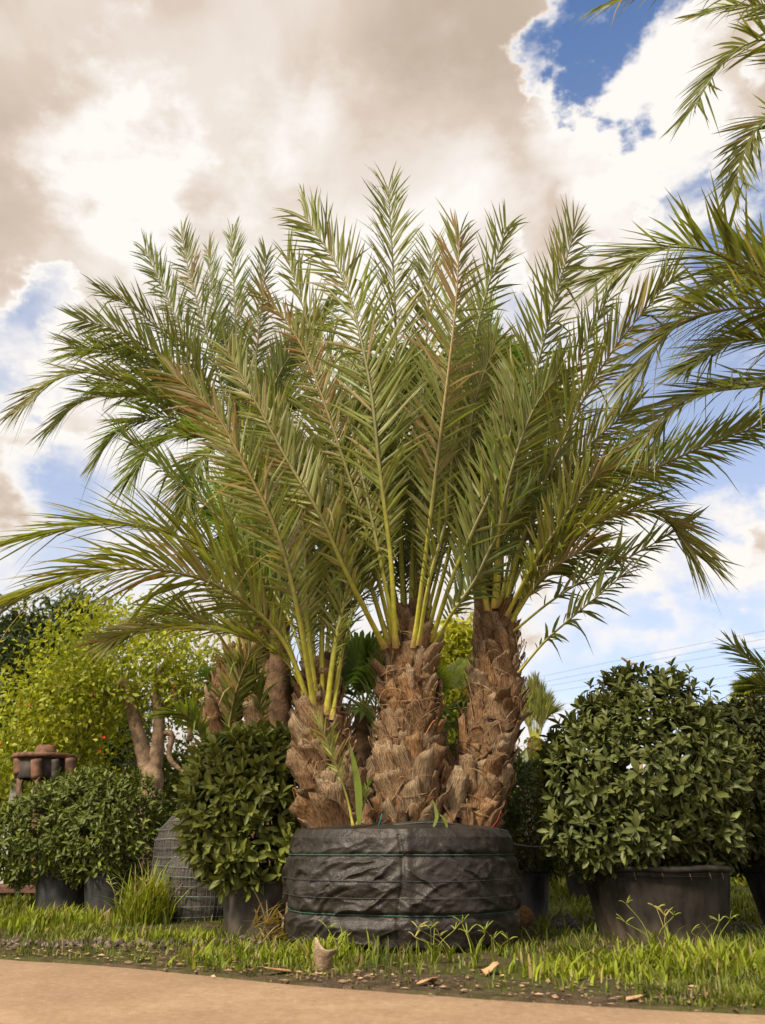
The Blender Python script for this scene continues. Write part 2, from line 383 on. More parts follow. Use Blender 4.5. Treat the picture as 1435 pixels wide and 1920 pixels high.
    st = (g.random(m) < .03 + .55 * dry * np.clip(1.6 * q, 0, 1))[:, None]; c = np.where(st, STRAW * g.uniform(.6, 1.15, (m, 1)), c)
    ru = (g.random(m) < dry * .33 * (q > .45))[:, None]; c = np.where(ru, RUST * g.uniform(.7, 1.3, (m, 1)), c)
    cc = np.repeat(c[:, None, :], ks, 1)
    tipf = np.clip((ss - .62) * 2.6, 0, 1)[None, :] * (g.random((m, 1)) * .45) + drytip * np.clip((q[:, None] - .6) * 2, 0, 1) * g.random((m, 1))
    cc = cc + (np.array([.20, .14, .07]) - cc) * np.clip(tipf, 0, 1)[..., None]
    # pale underside vein towards the foot of the leaflet
    cc = cc + (np.array([.30, .28, .11]) - cc) * (np.array([.55, .3, .05, 0, 0]))[None, :, None]
    leaf = (VV, F, np.repeat(cc, 3, 1).reshape(-1, 3))
    return rach, leaf
def add_frond(root, pts, seed, label=None, **kw):
    (a, b) = frond_parts(pts, seed, **kw)
    fr = obj('frond', mesh('frond', a[0], a[1], M_RACHIS, a[2]), root)
    lf = obj('leaflets', mesh('leaflets', b[0], b[1], M_FROND, b[2]), fr); lf['kind'] = 'stuff'
    if label: fr['label'] = label
    return fr
def wild_frond(c, az, el, ln, sag, g, bow=0.):
    # a frond that leaves its crown at azimuth az and elevation el and bends over by sag
    o = np.array([math.sin(az), math.cos(az), 0]); sidev = np.array([o[1], -o[0], 0])
    p = [np.asarray(c, float) + o * .10]; s = 5
    for i in range(s):
        e = el - sag * ((i + .5) / s)**1.4
        p.append(p[-1] + (o * math.cos(e) + np.array([0, 0, 1.]) * math.sin(e) + sidev * bow * i / s) * ln / s)
    return np.array(p)

# ---- trunks with cut leaf bases
def boot_mesh(v):
    g = np.random.default_rng(100 + v); nu, nv = 5, 4
    wide = g.uniform(.8, 1.15); tall = 1.0; u = np.linspace(0, 1, nu); a = np.linspace(-1, 1, nv)
    U, A = np.meshgrid(u, a, indexing='ij')
    wd = np.interp(U, [0, .35, 1], [.62, .5, .26 + .12 * g.random()]) * wide
    topcut = (g.uniform(-.16, .16) * A + g.normal(0, .05, A.shape)) * (U > .9)
    x = wd * A + .1 * g.normal() * U; z = U * tall + topcut
    y = .17 * (1 - A**2) * (1 - .5 * U) + (.10 + .3 * g.random()) * U**1.8 + g.normal(0, .018, A.shape)
    fr = np.stack([x, y, z], -1); bk = np.stack([x * .94, y - .13 + .05 * U, z * .985], -1)
    Vv = np.concatenate([fr.reshape(-1, 3), bk.reshape(-1, 3)]); n = nu * nv
    F1 = grid_faces(nu, nv); F2 = F1[:, ::-1] + n
    ring = [i * nv for i in range(nu)] + [(nu - 1) * nv + j for j in range(1, nv)] + [i * nv + nv - 1 for i in range(nu - 2, -1, -1)]
    ring = np.array(ring); F3 = np.stack([ring[:-1], ring[1:], ring[1:] + n, ring[:-1] + n], -1)
    b = np.array([[.44, .29, .165], [.36, .215, .11], [.48, .345, .215], [.33, .185, .085]][v % 4]) * g.uniform(.65, 1.25); tip = np.array([.66, .51, .34]) * g.uniform(.6, 1.1)
    t = np.clip((U - .72) * 2.5, 0, 1) * g.uniform(.1, .8); e = np.abs(A)**3 * .35
    c = b * (1 - t[..., None]) + tip * t[..., None]; c = c * (1 - e[..., None]) + np.array([.15, .08, .04]) * e[..., None]
    cc = np.concatenate([c.reshape(-1, 3), c.reshape(-1, 3) * .5])
    return mesh('leaf_base', Vv, [F1, F2, F3], M_BOOT, cc)
BOOTS = [boot_mesh(v) for v in range(10)]
def axis_of(rows): return spline(np.array([[*at(x, y, Y), d / 2] for x, y, Y, d in rows]), 60)
def trunk(root, rows, seed, nboot=85, size=.2, back=True, label=None, fib=330, rough=1.0):
    g = np.random.default_rng(seed); A = axis_of(rows); P, R = A[:, :3], A[:, 3]
    k = 40; T, S, N = frames(P); th = np.linspace(0, 2 * np.pi, k, endpoint=False)
    uu = np.linspace(0, 1, len(P))
    rr = R[:, None] * (.86 + .16 * (fbm(np.cos(th)[None] * 2 + 7, np.sin(th)[None] * 2 + uu[:, None] * 14, seed) - .5) * rough)
    Vv = P[:, None] + rr[..., None] * (np.cos(th)[None, :, None] * S[:, None] + np.sin(th)[None, :, None] * N[:, None])
    c = np.array([.13, .072, .038]) * (.6 + .8 * fbm(np.cos(th)[None] * 4 + 3, np.sin(th)[None] * 4 + uu[:, None] * 30, seed + 3))[..., None]
    tr = obj('trunk', mesh('trunk', np.vstack([Vv.reshape(-1, 3), P[-1:], P[:1]]), [grid_faces(len(P), k, True), np.array([[59 * k + j, 59 * k + (j + 1) % k, 60 * k] for j in range(k)])], M_BOOT, np.vstack([c.reshape(-1, 3), [[.1, .06, .03]] * 2])), root)
    if label: tr['label'] = label
    # leaf bases in a spiral; the ones that face the picture are objects, kept to the side one can see
    ga = math.pi * (3 - 5**.5); cnt = 0; total = int(nboot * 2.0)
    fb = MB()
    for i in range(total):
        f = (i + .5) / total; idx = f * (len(P) - 1) * .985; b = np.array([np.interp(idx, np.arange(len(P)), P[:, q]) for q in range(3)]); rad = np.interp(idx, np.arange(len(P)), R)
        t = unit(np.array([np.interp(idx, np.arange(len(P)), T[:, q]) for q in range(3)])); an = i * ga + g.normal(0, .14)
        o = np.array([math.sin(an), math.cos(an), 0]); o = unit(o - (o @ t) * t)
        if back and o[1] > .45: continue
        lean = math.radians(g.normal(7, 9) * rough); roll = g.normal(0, .27) * rough
        zax = unit(t * math.cos(lean) + o * math.sin(lean)); xax = unit(np.cross(o, zax)); zax2 = zax * math.cos(roll) + xax * math.sin(roll); xax = unit(np.cross(o, zax2)); yax = np.cross(zax2, xax)
        sz = size * g.uniform(.65, 1.25) * np.interp(f, [0, .25, .8, 1], [1.3, 1.05, .8, .6])
        M4 = np.eye(4); M4[:3, 0] = xax * sz * g.uniform(.6, 1.0); M4[:3, 1] = yax * sz * .75; M4[:3, 2] = zax2 * sz * g.uniform(.9, 1.3); M4[:3, 3] = b + o * rad * .80 - t * sz * .3
        obj('leaf_base', BOOTS[int(g.integers(len(BOOTS)))], tr, Matrix(M4.tolist())); cnt += 1
    # loose brown fibre wound over the bases
    for i in range(fib):
        f = g.random()**.8; idx = f * (len(P) - 1); b = np.array([np.interp(idx, np.arange(len(P)), P[:, q]) for q in range(3)]); rad = np.interp(idx, np.arange(len(P)), R) * g.uniform(.95, 1.12)
        an = g.uniform(0, 2 * np.pi); sp = g.normal(0, .55); m = 8; s = np.linspace(0, 1, m); rise = g.normal(0, .10); hump = g.uniform(-.02, .10)
        a2 = an + sp * s; w = rad + hump * np.sin(np.pi * s) * .5
        Q = b + np.stack([np.sin(a2) * w, np.cos(a2) * w, rise * s + hump * np.sin(np.pi * s)], -1)
        Vt, Ft = tube(Q, g.uniform(.002, .006) * (1 - .6 * s), 4, False)
        fb.add(Vt, Ft, (np.array([.30, .195, .11]) if g.random() < .7 else np.array([.25, .125, .055])) * g.uniform(.35, 1.2))
    if fib: fo = fb.build('fibre', M_FIBRE, tr); fo['kind'] = 'stuff'
    return tr, P, R, T
def shaft(root, rows, seed, c=(.14, .085, .05), rings=True):
    g = np.random.default_rng(seed); A = axis_of(rows); P, R = A[:, :3], A[:, 3]; R = R * (1 + .07 * np.sin(np.arange(60) * 1.9) + g.normal(0, .02, 60))
    Vt, Ft = tube(P, R, 14)
    return obj('trunk', mesh('trunk', Vt, Ft, M_BARK, np.asarray(c) * (.7 + .6 * g.random((len(Vt), 1)))), root)

# ---- the palm in the middle: three trunks out of one wrapped root ball
RB = np.array([0.135, 6.86, 0.0]); RBR = .865
palm = thing('date_palm_clump', 'large three-trunked date palm growing from a black plastic wrapped root ball', 'palm', RB)
def wrap_surface(a, z, detail=True):
    prof_z = [0, .05, .16, .24, .42, .57, .64, .72, .775, .80]
    prof_r = [.80, .855, .875, .860, .865, .850, .845, .845, .81, .70]
    r = np.interp(z, prof_z, prof_r)
    s = a * .87
    left = np.clip((-np.sin(a) * 0 - s) * 1.2 + .5, 0, 1)
    d1 = s * .55 - z * 1.0; d2 = s * .55 + z * 1.0                          # two families of diagonal creases
    w = .25 * (fbm(s * 2.2, z * 2.2, 31) - .5)
    r1 = (1 - np.abs(2 * fbm((d1 + w) * 7.5, (s + z) * 1.6, 33, 3) - 1))**3
    r2 = (1 - np.abs(2 * fbm((d2 + w) * 6.5, (s - z) * 1.6, 37, 3) - 1))**3
    kz = np.clip(1.25 - np.abs(z - .40) / .35, .35, 1)
    dd = .040 * (r1 * (left * .9 + .25) + r2 * (1.1 - left * .8)) * kz + .018 * fbm(s * 5, z * 5, 41) + .008 * fbm(s * 17, z * 17, 43, 3)
    for zr, k in ((.232, .024), (.600, .020)): dd = dd - k * np.exp(-((z - zr) / .020)**2) + .012 * np.exp(-((z - zr) / .055)**2) * (fbm(s * 16, z * 3, 47) - .3)
    dd = dd - .014 * np.exp(-((s + .02 + .02 * np.sin(z * 9)) / .010)**2) * (z < .74) + .012 * np.exp(-((s - .035) / .03)**2)   # overlap of the sheet
    return r + dd - .02 + .02 * np.sin(2 * a + .6) * 0.6 + .012 * np.sin(5 * a)
na, nz = 560, 190
a = np.linspace(-np.pi, np.pi, na, endpoint=False); zc = np.concatenate([np.linspace(0, .80, nz)])
A2, Z2 = np.meshgrid(a, zc, indexing='ij'); R2 = wrap_surface(A2, Z2)
tilt = 1 + 0.0 * Z2
Vw = np.stack([RB[0] + np.sin(A2) * R2, RB[1] - np.cos(A2) * R2, Z2 + .012 * fbm(A2 * 3, Z2 * 4, 51) - .006 * tilt], -1).transpose(1, 0, 2)
cap = [Vw]
for fr_, hz in ((.80, .812), (.5, .80), (.0, .79)):
    q = Vw[-1].copy(); q[:, :2] = RB[:2] + (q[:, :2] - RB[:2]) * fr_; q[:, 2] = hz + .012 * np.sin(a * 23 + 5 * np.sin(a * 3)); cap.append(q[None])
Vw = np.concatenate(cap)
def wrap_material():
    m, t, p, out = material('woven_black_plastic'); v = coords(t)
    n = t.noise(v, 5, 5, .6); n2 = t.noise(v, 26, 4, .6)
    c = t.mix(t.rng(n, .3, .7), (.013, .011, .0095), (.034, .028, .023))
    c = t.mix(t.rng(n2, .62, .8, 0, .5), c, (.10, .075, .055))
    t.l.new(c, p.inputs['Base Color']); t.put(p.inputs['Roughness'], t.rng(n2, .3, .8, .42, .62)); p.inputs['Specular IOR Level'].default_value = .42
    wv = t.node('ShaderNodeTexWave', wave_type='BANDS', bands_direction='Z'); t.l.new(v, wv.inputs[0]); wv.inputs['Scale'].default_value = 42; wv.inputs['Distortion'].default_value = .6
    bump(t, p, t.m('ADD', t.m('MULTIPLY', wv.outputs['Fac'], .12), t.m('ADD', n2, t.noise(v, 75, 3, .5))), .38, .012)
    return m
ball = obj('root_ball', mesh('root_ball', Vw.reshape(-1, 3), grid_faces(len(Vw), na, True), wrap_material()), palm); ball['label'] = 'creased black plastic wrapping round the root ball'
def hoop(z, off, rad, col, sag=0., arc=None, name='twine', seed=0):
    a = np.linspace(-np.pi, np.pi, 181) if arc is None else np.linspace(*arc, 120)
    zz = z + sag * np.cos(a) + .006 * (fbm(a * 3 + seed, a * 0, 61) - .5)
    r = wrap_surface(a, zz) + off
    Q = np.stack([RB[0] + np.sin(a) * r, RB[1] - np.cos(a) * r, zz + .006], -1)
    Vt, Ft = tube(Q, rad, 6, False); o = obj(name, mesh(name, Vt, Ft, M_ROPE, np.tile(col, (len(Vt), 1))), ball); return o
hoop(.600, .008, .0038, (.035, .095, .065)); hoop(.232, .008, .0038, (.035, .095, .065), seed=9)
hoop(.44, .006, .0025, (.05, .05, .05), seed=4); hoop(.335, .006, .0022, (.05, .05, .05), seed=14)
for zt, rt, cc_ in ((.803, .66, (.05, .07, .06)), (.812, .60, (.03, .03, .03))):
    aa = np.linspace(-np.pi, np.pi, 140); rr_ = rt + .03 * np.sin(aa * 3 + zt * 40)
    Vt, Ft = tube(np.stack([RB[0] + np.sin(aa) * rr_, RB[1] - np.cos(aa) * rr_, zt + .012 * np.sin(aa * 5)], -1), .006, 6, False)
    obj('cord', mesh('cord', Vt, Ft, M_ROPE, np.tile(cc_, (len(Vt), 1))), ball)
for pts_, cc_ in (([(706, 1552), (712, 1542), (716, 1526)], (.01, .22, .25)), ([(922, 1552), (932, 1540), (940, 1520)], (.22, .03, .02))):
    Vt, Ft = tube(spline([at(x, y, 6.22) for x, y in pts_], 12), .0032, 6); obj('tie_end', mesh('tie_end', Vt, Ft, M_ROPE, np.tile(cc_, (len(Vt), 1))), ball)
# soil and chopped bases on top of the ball, between the trunks
mb = MB(); g = np.random.default_rng(5)
for i in range(46):
    a_, r_ = g.uniform(-2.1, 2.1), g.uniform(.25, .62); M3 = rotz(g.uniform(0, 6)) @ rotx(g.normal(0, .5)); s_ = g.uniform(.07, .17)
    b_ = np.array([RB[0] + math.sin(a_) * r_, RB[1] - math.cos(a_) * r_ * .9, .80])
    Vb = np.array([v.co for v in BOOTS[i % 10].vertices]); Fb = [np.array([p.vertices[:] for p in BOOTS[i % 10].polygons])]
    mb.add((Vb * np.array([.8, 1, 1]) * s_) @ M3.T + b_, Fb, np.array([.22, .13, .07]) * g.uniform(.5, 1.4))
so = mb.build('loose_leaf_bases', M_BOOT, palm); so['kind'] = 'stuff'

tL, PL, RL, TL = trunk(palm, [(642, 1556, 6.62, .52), (624, 1490, 6.60, .48), (610, 1420, 6.60, .44), (602, 1350, 6.62, .40), (599, 1290, 6.64, .32), (600, 1240, 6.66, .18)], 11, 84, .20, label='left trunk, shortest of the three')
tC, PC, RC, TC = trunk(palm, [(765, 1556, 6.66, .62), (768, 1480, 6.66, .56), (768, 1400, 6.66, .51), (768, 1310, 6.68, .47), (768, 1240, 6.70, .43), (768, 1195, 6.72, .36), (768, 1140, 6.74, .20)], 12, 108, .19, label='middle trunk, thick and upright')
tR, PR, RR, TR = trunk(palm, [(878, 1556, 6.80, .42), (895, 1490, 6.82, .46), (910, 1420, 6.84, .49), (924, 1340, 6.86, .48), (932, 1260, 6.88, .43), (936, 1190, 6.90, .32), (934, 1130, 6.92, .22), (934, 1090, 6.92, .14)], 13, 108, .18, label='right trunk leaning outwards, tallest of the three')
for k_, (x, y, sz) in enumerate([(655, 1520, .30), (682, 1500, .3), (842, 1500, .32), (850, 1450, .22), (700, 1535, .22), (840, 1540, .2), (690, 1450, .25)]):   # old pups between the trunks
    Mx = Matrix.Translation(Vector(at(x, y + 25, 6.62))) @ Matrix.Rotation(.4 * (-1)**k_, 4, 'Y') @ Matrix.Rotation(math.pi, 4, 'Z') @ Matrix.Diagonal((sz * .7, sz, sz, 1))
    obj('leaf_base', BOOTS[k_ % 10], palm, Mx)

def px_frond(root, rows, seed, **kw):
    P = np.array([at(*q) for q in rows]); h = P[-1] - P[0]; h[2] = 0; h = unit(h)
    kw.setdefault('face', h + np.array([0, -1.2 if h[1] < .5 else 1.2, 0]))
    return add_frond(root, P, seed, **kw)
F_ = lambda *rows, **kw: px_frond(palm, rows, int(abs(rows[-1][0] * 7 + rows[-1][1] * 13)) + 1, **kw)
# left trunk
F_((585, 1335, 6.5), (530, 1200, 6.3), (430, 1110, 6.1), (320, 1072, 6.0), (190, 1072, 5.9), (25, 1122, 5.8), tw0=-25, twist=20, L=.62, droop=.35, tint=(.155, .135, .035), dry=.12)
F_((582, 1330, 6.6), (525, 1170, 6.5), (440, 1065, 6.4), (320, 1000, 6.3), (180, 985, 6.2), (8, 1018, 6.1), tw0=35, twist=-25, L=.6, droop=.12, n=66)
F_((590, 1330, 6.45), (560, 1150, 6.1), (520, 1000, 5.9), (455, 865, 5.8), (400, 770, 5.75), (325, 702, 5.7), tw0=-30, L=.42, dry=.42, drytip=.3, tint=(.16, .145, .045))
F_((578, 1330, 6.5), (540, 1245, 6.4), (460, 1195, 6.3), (360, 1178, 6.2), (270, 1180, 6.2), (195, 1203, 6.1), tw0=30, L=.36, n=48, dry=.3, rb=.02)
F_((596, 1330, 6.5), (575, 1150, 6.3), (570, 1000, 6.3), (550, 860, 6.3), (520, 780, 6.3), tw0=-20, dry=.15, L=.42)
F_((604, 1330, 6.5), (605, 1150, 6.4), (620, 1000, 6.5), (615, 850, 6.6), (590, 720, 6.7), tw0=15)
F_((612, 1340, 6.45), (630, 1200, 6.3), (660, 1060, 6.4), (690, 900, 6.6), (700, 780, 6.7), tw0=-15, L=.5)
F_((622, 1350, 6.45), (640, 1230, 6.4), (655, 1130, 6.5), (690, 1010, 6.7), (740, 900, 6.9), tw0=10, L=.45)
F_((590, 1330, 6.7), (550, 1180, 6.9), (480, 1060, 7.1), (410, 970, 7.2), (330, 900, 7.3), (235, 820, 7.4), tw0=25, tint=(.12, .15, .04))
F_((595, 1330, 6.75), (570, 1150, 7.0), (520, 980, 7.3), (460, 870, 7.5), (390, 800, 7.6), tint=(.13, .17, .035))
# middle trunk
F_((742, 1215, 6.5), (733, 1050, 6.2), (712, 880, 6.0), (690, 700, 5.95), (645, 525, 6.0), (570, 402, 6.1), L=.62, n=72, V=18, tint=(.15, .145, .045))
F_((776, 1215, 6.5), (800, 1030, 6.25), (822, 850, 6.15), (842, 690, 6.15), (856, 560, 6.2), (862, 440, 6.2), L=.56, n=70, V=20, dry=.6, drytip=.3, tint=(.165, .15, .05))
F_((758, 1195, 6.8), (750, 950, 6.9), (745, 750, 7.0), (740, 550, 7.0), (728, 352, 7.0), V=20, L=.58, n=76)
F_((722, 1215, 6.5), (655, 1085, 6.1), (600, 965, 5.9), (540, 865, 5.9), (475, 745, 5.9), (425, 655, 5.9), tw0=-15, L=.40, tint=(.15, .13, .04), dry=.15)
F_((800, 1195, 6.7), (850, 1000, 6.7), (880, 800, 6.7), (895, 620, 6.8), (950, 425, 6.8), tw0=10, L=.55)
F_((750, 1200, 6.6), (710, 1000, 6.7), (650, 800, 6.8), (590, 640, 6.9), (538, 480, 6.9), L=.55)
F_((738, 1205, 6.6), (690, 1010, 6.4), (640, 850, 6.4), (580, 680, 6.4), (535, 600, 6.4), (485, 548, 6.4), L=.34, dry=.45, drytip=.5, tint=(.17, .14, .05))
F_((790, 1200, 6.8), (840, 1000, 7.0), (880, 850, 7.1), (900, 720, 7.2), (905, 580, 7.2), tint=(.11, .12, .045))
F_((770, 1195, 6.8), (775, 1000, 7.0), (790, 800, 7.1), (800, 640, 7.1), (808, 470, 7.1))
F_((730, 1210, 6.6), (680, 1060, 6.5), (610, 950, 6.5), (540, 900, 6.5), (470, 890, 6.5), L=.5, tw0=-20)
F_((808, 1205, 6.6), (850, 1080, 6.4), (890, 990, 6.3), (930, 900, 6.3), (960, 800, 6.3), (965, 700, 6.4), L=.5, tw0=10, tint=(.15, .14, .05))
F_((812, 1215, 6.6), (848, 1150, 6.4), (890, 1090, 6.4), (930, 1010, 6.4), (990, 930, 6.4), L=.42, n=50, tint=(.09, .105, .045))
F_((745, 1210, 6.5), (715, 1060, 6.3), (690, 940, 6.3), (660, 800, 6.4), (655, 680, 6.5), L=.5)
F_((785, 1210, 6.5), (805, 1090, 6.3), (840, 960, 6.3), (850, 850, 6.4), (885, 700, 6.6), L=.5, dry=.2)
# right trunk
F_((930, 1140, 6.75), (950, 960, 6.6), (985, 790, 6.5), (1020, 640, 6.5), (1078, 430, 6.5), L=.58, n=70, V=18)
F_((944, 1148, 6.8), (990, 980, 6.6), (1050, 840, 6.5), (1110, 720, 6.4), (1170, 630, 6.4), (1262, 520, 6.4), L=.55, tw0=-12, tint=(.15, .135, .045), dry=.2, drytip=.4)
F_((956, 1160, 6.9), (1010, 1050, 6.8), (1090, 970, 6.8), (1180, 905, 6.8), (1290, 850, 6.8), (1432, 795, 6.8), L=.5, tw0=20, n=76, tint=(.12, .13, .045))
F_((958, 1165, 6.8), (1020, 1060, 6.6), (1090, 1000, 6.5), (1170, 962, 6.5), (1240, 968, 6.5), (1305, 1040, 6.5), L=.48, tw0=-20, droop=.35, drytip=.9, dry=.1)
F_((962, 1185, 6.8), (1030, 1130, 6.7), (1100, 1085, 6.6), (1180, 1045, 6.6), (1285, 985, 6.6), L=.36, sparse=.35, n=46, tint=(.09, .10, .045), drytip=.5, rb=.022)
F_((972, 1262, 6.7), (1020, 1205, 6.6), (1070, 1160, 6.6), (1130, 1110, 6.6), (1190, 1060, 6.6), L=.30, sparse=.45, n=40, tint=(.09, .10, .05), droop=.4, rb=.02)
F_((938, 1145, 6.85), (985, 1000, 6.8), (1050, 900, 6.8), (1110, 830, 6.8), (1185, 768, 6.8), L=.5, tw0=15)
F_((922, 1140, 6.9), (912, 980, 7.0), (920, 800, 7.1), (920, 680, 7.1), (916, 560, 7.1), L=.42, ang=(28, 10), tint=(.13, .20, .03), dry=0)
F_((936, 1140, 6.8), (980, 950, 6.9), (1030, 800, 7.0), (1080, 690, 7.0), (1140, 560, 7.0), L=.52)
F_((914, 1145, 6.7), (890, 1000, 6.5), (880, 880, 6.5), (890, 760, 6.5), (930, 640, 6.5), L=.5, dry=.1)
F_((926, 1140, 6.7), (935, 1000, 6.4), (960, 880, 6.3), (1000, 770, 6.3), (1050, 700, 6.3), L=.52, tint=(.15, .15, .05))
F_((950, 1155, 6.75), (1000, 1060, 6.5), (1060, 970, 6.4), (1110, 900, 6.4), (1150, 880, 6.4), (1200, 890, 6.4), L=.45, droop=.3, dry=.15)
F_((940, 1150, 6.9), (1000, 1020, 7.1), (1070, 930, 7.2), (1150, 870, 7.2), (1220, 850, 7.2), L=.5, tint=(.1, .12, .04))
F_((920, 1150, 6.8), (895, 1060, 6.7), (860, 960, 6.7), (845, 860, 6.8), (850, 740, 6.9), L=.48, tint=(.11, .12, .04))
F_((957, 1170, 6.8), (1010, 1090, 6.6), (1060, 1050, 6.6), (1110, 1030, 6.6), (1140, 1040, 6.6), L=.4, droop=.4, dry=.35, drytip=.8, n=44)
# fronds behind, on the far side of the three crowns
g = np.random.default_rng(21)
for c_, cnt, az0, az1 in ((at(600, 1330, 6.8), 5, -60, 40), (at(768, 1200, 6.9), 7, -32, 32), (at(934, 1140, 7.0), 6, -25, 60)):
    for i in range(cnt):
        az = math.radians(az0 + (az1 - az0) * (i + g.random()) / cnt); el_ = math.radians(g.uniform(62, 82))
        add_frond(palm, wild_frond(c_, az, el_, g.uniform(2.7, 3.6), math.radians(g.uniform(10, 35)), g, g.normal(0, .1)), 300 + i + cnt * 17, L=.52, n=54, tint=np.array([.085, .10, .035]) * g.uniform(.8, 1.2), dry=.12 * g.random(), tw0=g.uniform(-40, 40))  # darker green tint paints in the shade between the frond layers
# shoots at the foot of the trunks
F_((662, 1548, 6.12), (652, 1500, 6.1), (636, 1450, 6.08), (615, 1395, 6.06), (600, 1360, 6.05), L=.20, n=12, wid=.02, rb=.012, pet=.4, V=10, tint=(.2, .19, .05))
F_((668, 1548, 6.14), (682, 1510, 6.14), (690, 1470, 6.14), L=.08, n=5, wid=.02, rb=.010, pet=.5, tint=(.16, .2, .04))
F_((700, 1450, 6.8), (702, 1370, 6.85), (706, 1300, 6.9), (712, 1225, 7.0), L=.24, n=18, wid=.022, rb=.014, pet=.25, tint=(.11, .13, .035))
mb = MB()
for x0, y0, x1, y1, x2, y2, w in ((672, 1546, 668, 1470, 655, 1390, .035), (812, 1552, 818, 1530, 812, 1500, .016), (838, 1552, 832, 1535, 822, 1525, .014)):
    P = spline([at(x0, y0, 6.1), at(x1, y1, 6.1), at(x2, y2, 6.12)], 10); s = np.linspace(0, 1, 10); wv = w * np.sin(np.pi * (.15 + .85 * s)) + .002
    mb = MB(); mb.add(np.concatenate([P + np.outer(wv, [1, 0, 0]), P + np.outer(wv, [-.4, .5, 0])]), np.array([[i, i + 1, 11 + i, 10 + i] for i in range(9)]), (.16, .22, .03)); mb.build('young_leaf', M_FROND, palm)


# ------------------------------------------------------------------ potted shrubs
def leaf_shape(n, Lf, Wf, g, curl=.25):
    # n leaves, each 2 x 4 quads folded on the midrib, lying along +x with up +z
    s = np.array([0, .22, .55, .82, 1.0]); w = np.array([.10, .72, 1.0, .62, .03]); L = Lf * g.uniform(.75, 1.2, n); Wd = Wf * .5 * g.uniform(.8, 1.15, n)
    cu = curl * g.uniform(.2, 1.6, n)
    x = L[:, None] * s; z = -(L * cu)[:, None] * s**2; h = Wd[:, None] * w
    C = np.stack([x, 0 * x, z], -1); A = np.stack([x, h, z + h * .42], -1); B = np.stack([x, -h, z + h * .42], -1)
    return np.stack([A, C, B], 2)          # n, 5, 3, 3
def rosette(seed, nl=7, Lf=.105, Wf=.042, base=(.070, .092, .030), spread=(50, 95), hi=(.15, .17, .055), sten=.06):
    g = np.random.default_rng(seed); Q = leaf_shape(nl, Lf, Wf, g); n = nl
    az = np.arange(n) * 2.4 + g.normal(0, .3, n); tl = np.radians(np.linspace(spread[1], spread[0] * .5, n) + g.normal(0, 10, n)); up = np.linspace(0, sten, n)
    V = np.empty_like(Q)
    for i in range(n):
        M = rotz(az[i]) @ roty(-(math.pi / 2 - tl[i])) @ rotx(g.normal(0, .35)); V[i] = Q[i] @ M.T; V[i][..., 2] += up[i]
    f = (np.arange(n)[:, None, None] * 15 + np.arange(4)[None, :, None] * 3 + np.arange(2)[None, None, :]); F = np.stack([f, f + 1, f + 4, f + 3], -1).reshape(-1, 4)
    t = np.linspace(0, 1, n)[:, None] * .55 + g.random((n, 1)) * .45
    c = np.asarray(base) * (1 - t) + np.asarray(hi) * t; c = c * g.uniform(.8, 1.2, (n, 1))
    yl = g.random(n) < .006; c[yl] = (.30, .26, .03)
    cc = np.repeat(c, 15, 0)
    mid = np.tile(np.array([0, 1, 0]), n * 5)[:, None]; cc = cc * (1 + .28 * mid)
    return V.reshape(-1, 3), F, cc
def lobes_surface(lobes, n, g, depth=.28, low=None):
    # points through the outer shell of a union of ellipsoids, with outward normals
    lo = np.array([np.r_[l[0], l[1]] for l in lobes]); ar = (lo[:, 3:].prod(1))**(2 / 3); out, nor = [], []
    while len(out) < n:
        k = g.choice(len(lo), p=ar / ar.sum()); d = unit(g.normal(size=3)); c, r = lo[k, :3], lo[k, 3:]
        q = 1 - depth * g.random()**2.2
        p = c + d * r * q
        if any(np.sum(((p - m[:3]) / m[3:])**2) < .72 for j, m in enumerate(lo) if j != k): continue
        if low is not None and p[2] < low: continue
        out.append(p); nor.append(unit(d / r))
    return np.array(out), np.array(nor)
def basis_to(z, g):
    z = unit(z); x = unit(np.cross(z, g.normal(size=3))); return np.stack([x, np.cross(z, x), z], 1)
def shrub(root, lobes, n, seed, nobj=0, sets=None, low=None, bigk=1.0, mat=None, upb=.55, wob=.55, inner=True):
    g = np.random.default_rng(seed); P, N = lobes_surface(lobes, n, g, low=low)
    P = P + N * (wob * .35 * (fbm(P[:, 0] * 4 + P[:, 2] * 3, P[:, 1] * 4 + P[:, 2] * 2, seed) - .5))[:, None]
    mat = mat or M_SHRUB
    ms = [mesh('leaf_whorl', *s[:2], mat, s[2]) for s in sets] if nobj else None
    tocam = unit(np.array([0, 0, CAMH]) - P); front = (N * tocam).sum(1) + .35 * g.random(n); pick = set(np.argsort(-front)[:nobj].tolist()) if nobj else set()
    mb = MB()
    for i in range(n):
        ax = unit(N[i] + np.array([0, 0, upb]) + g.normal(0, .32, 3)); B = basis_to(ax, g) * g.uniform(.75, 1.25) * bigk; k = int(g.integers(len(sets)))
        if i in pick:
            M4 = np.eye(4); M4[:3, :3] = B; M4[:3, 3] = P[i]; obj('leaf_whorl', ms[k], root, Matrix(M4.tolist()))
        else: mb.add(sets[k][0] @ B.T + P[i], sets[k][1], sets[k][2] * g.uniform(.8, 1.15))
    fo = mb.build('foliage', mat, root); fo['kind'] = 'stuff'
    return P, N
def stems(root, base, P, seed, n=14, r0=.016, col=(.11, .07, .045), name='stem', spread=.1):
    g = np.random.default_rng(seed)
    for i in range(n):
        t = P[int(g.integers(len(P)))]; b = np.asarray(base) + np.array([g.normal(0, spread), g.normal(0, spread), 0]); m1 = b + (t - b) * .4 + np.array([g.normal(0, .06), g.normal(0, .06), .12])
        Q = spline([b, m1, t], 14); Vt, Ft = tube(Q, np.linspace(r0 * g.uniform(.6, 1.2), .003, 14), 6)
        obj(name, mesh(name, Vt, Ft, M_BARK, np.tile(np.asarray(col) * g.uniform(.7, 1.3), (len(Vt), 1))), root)
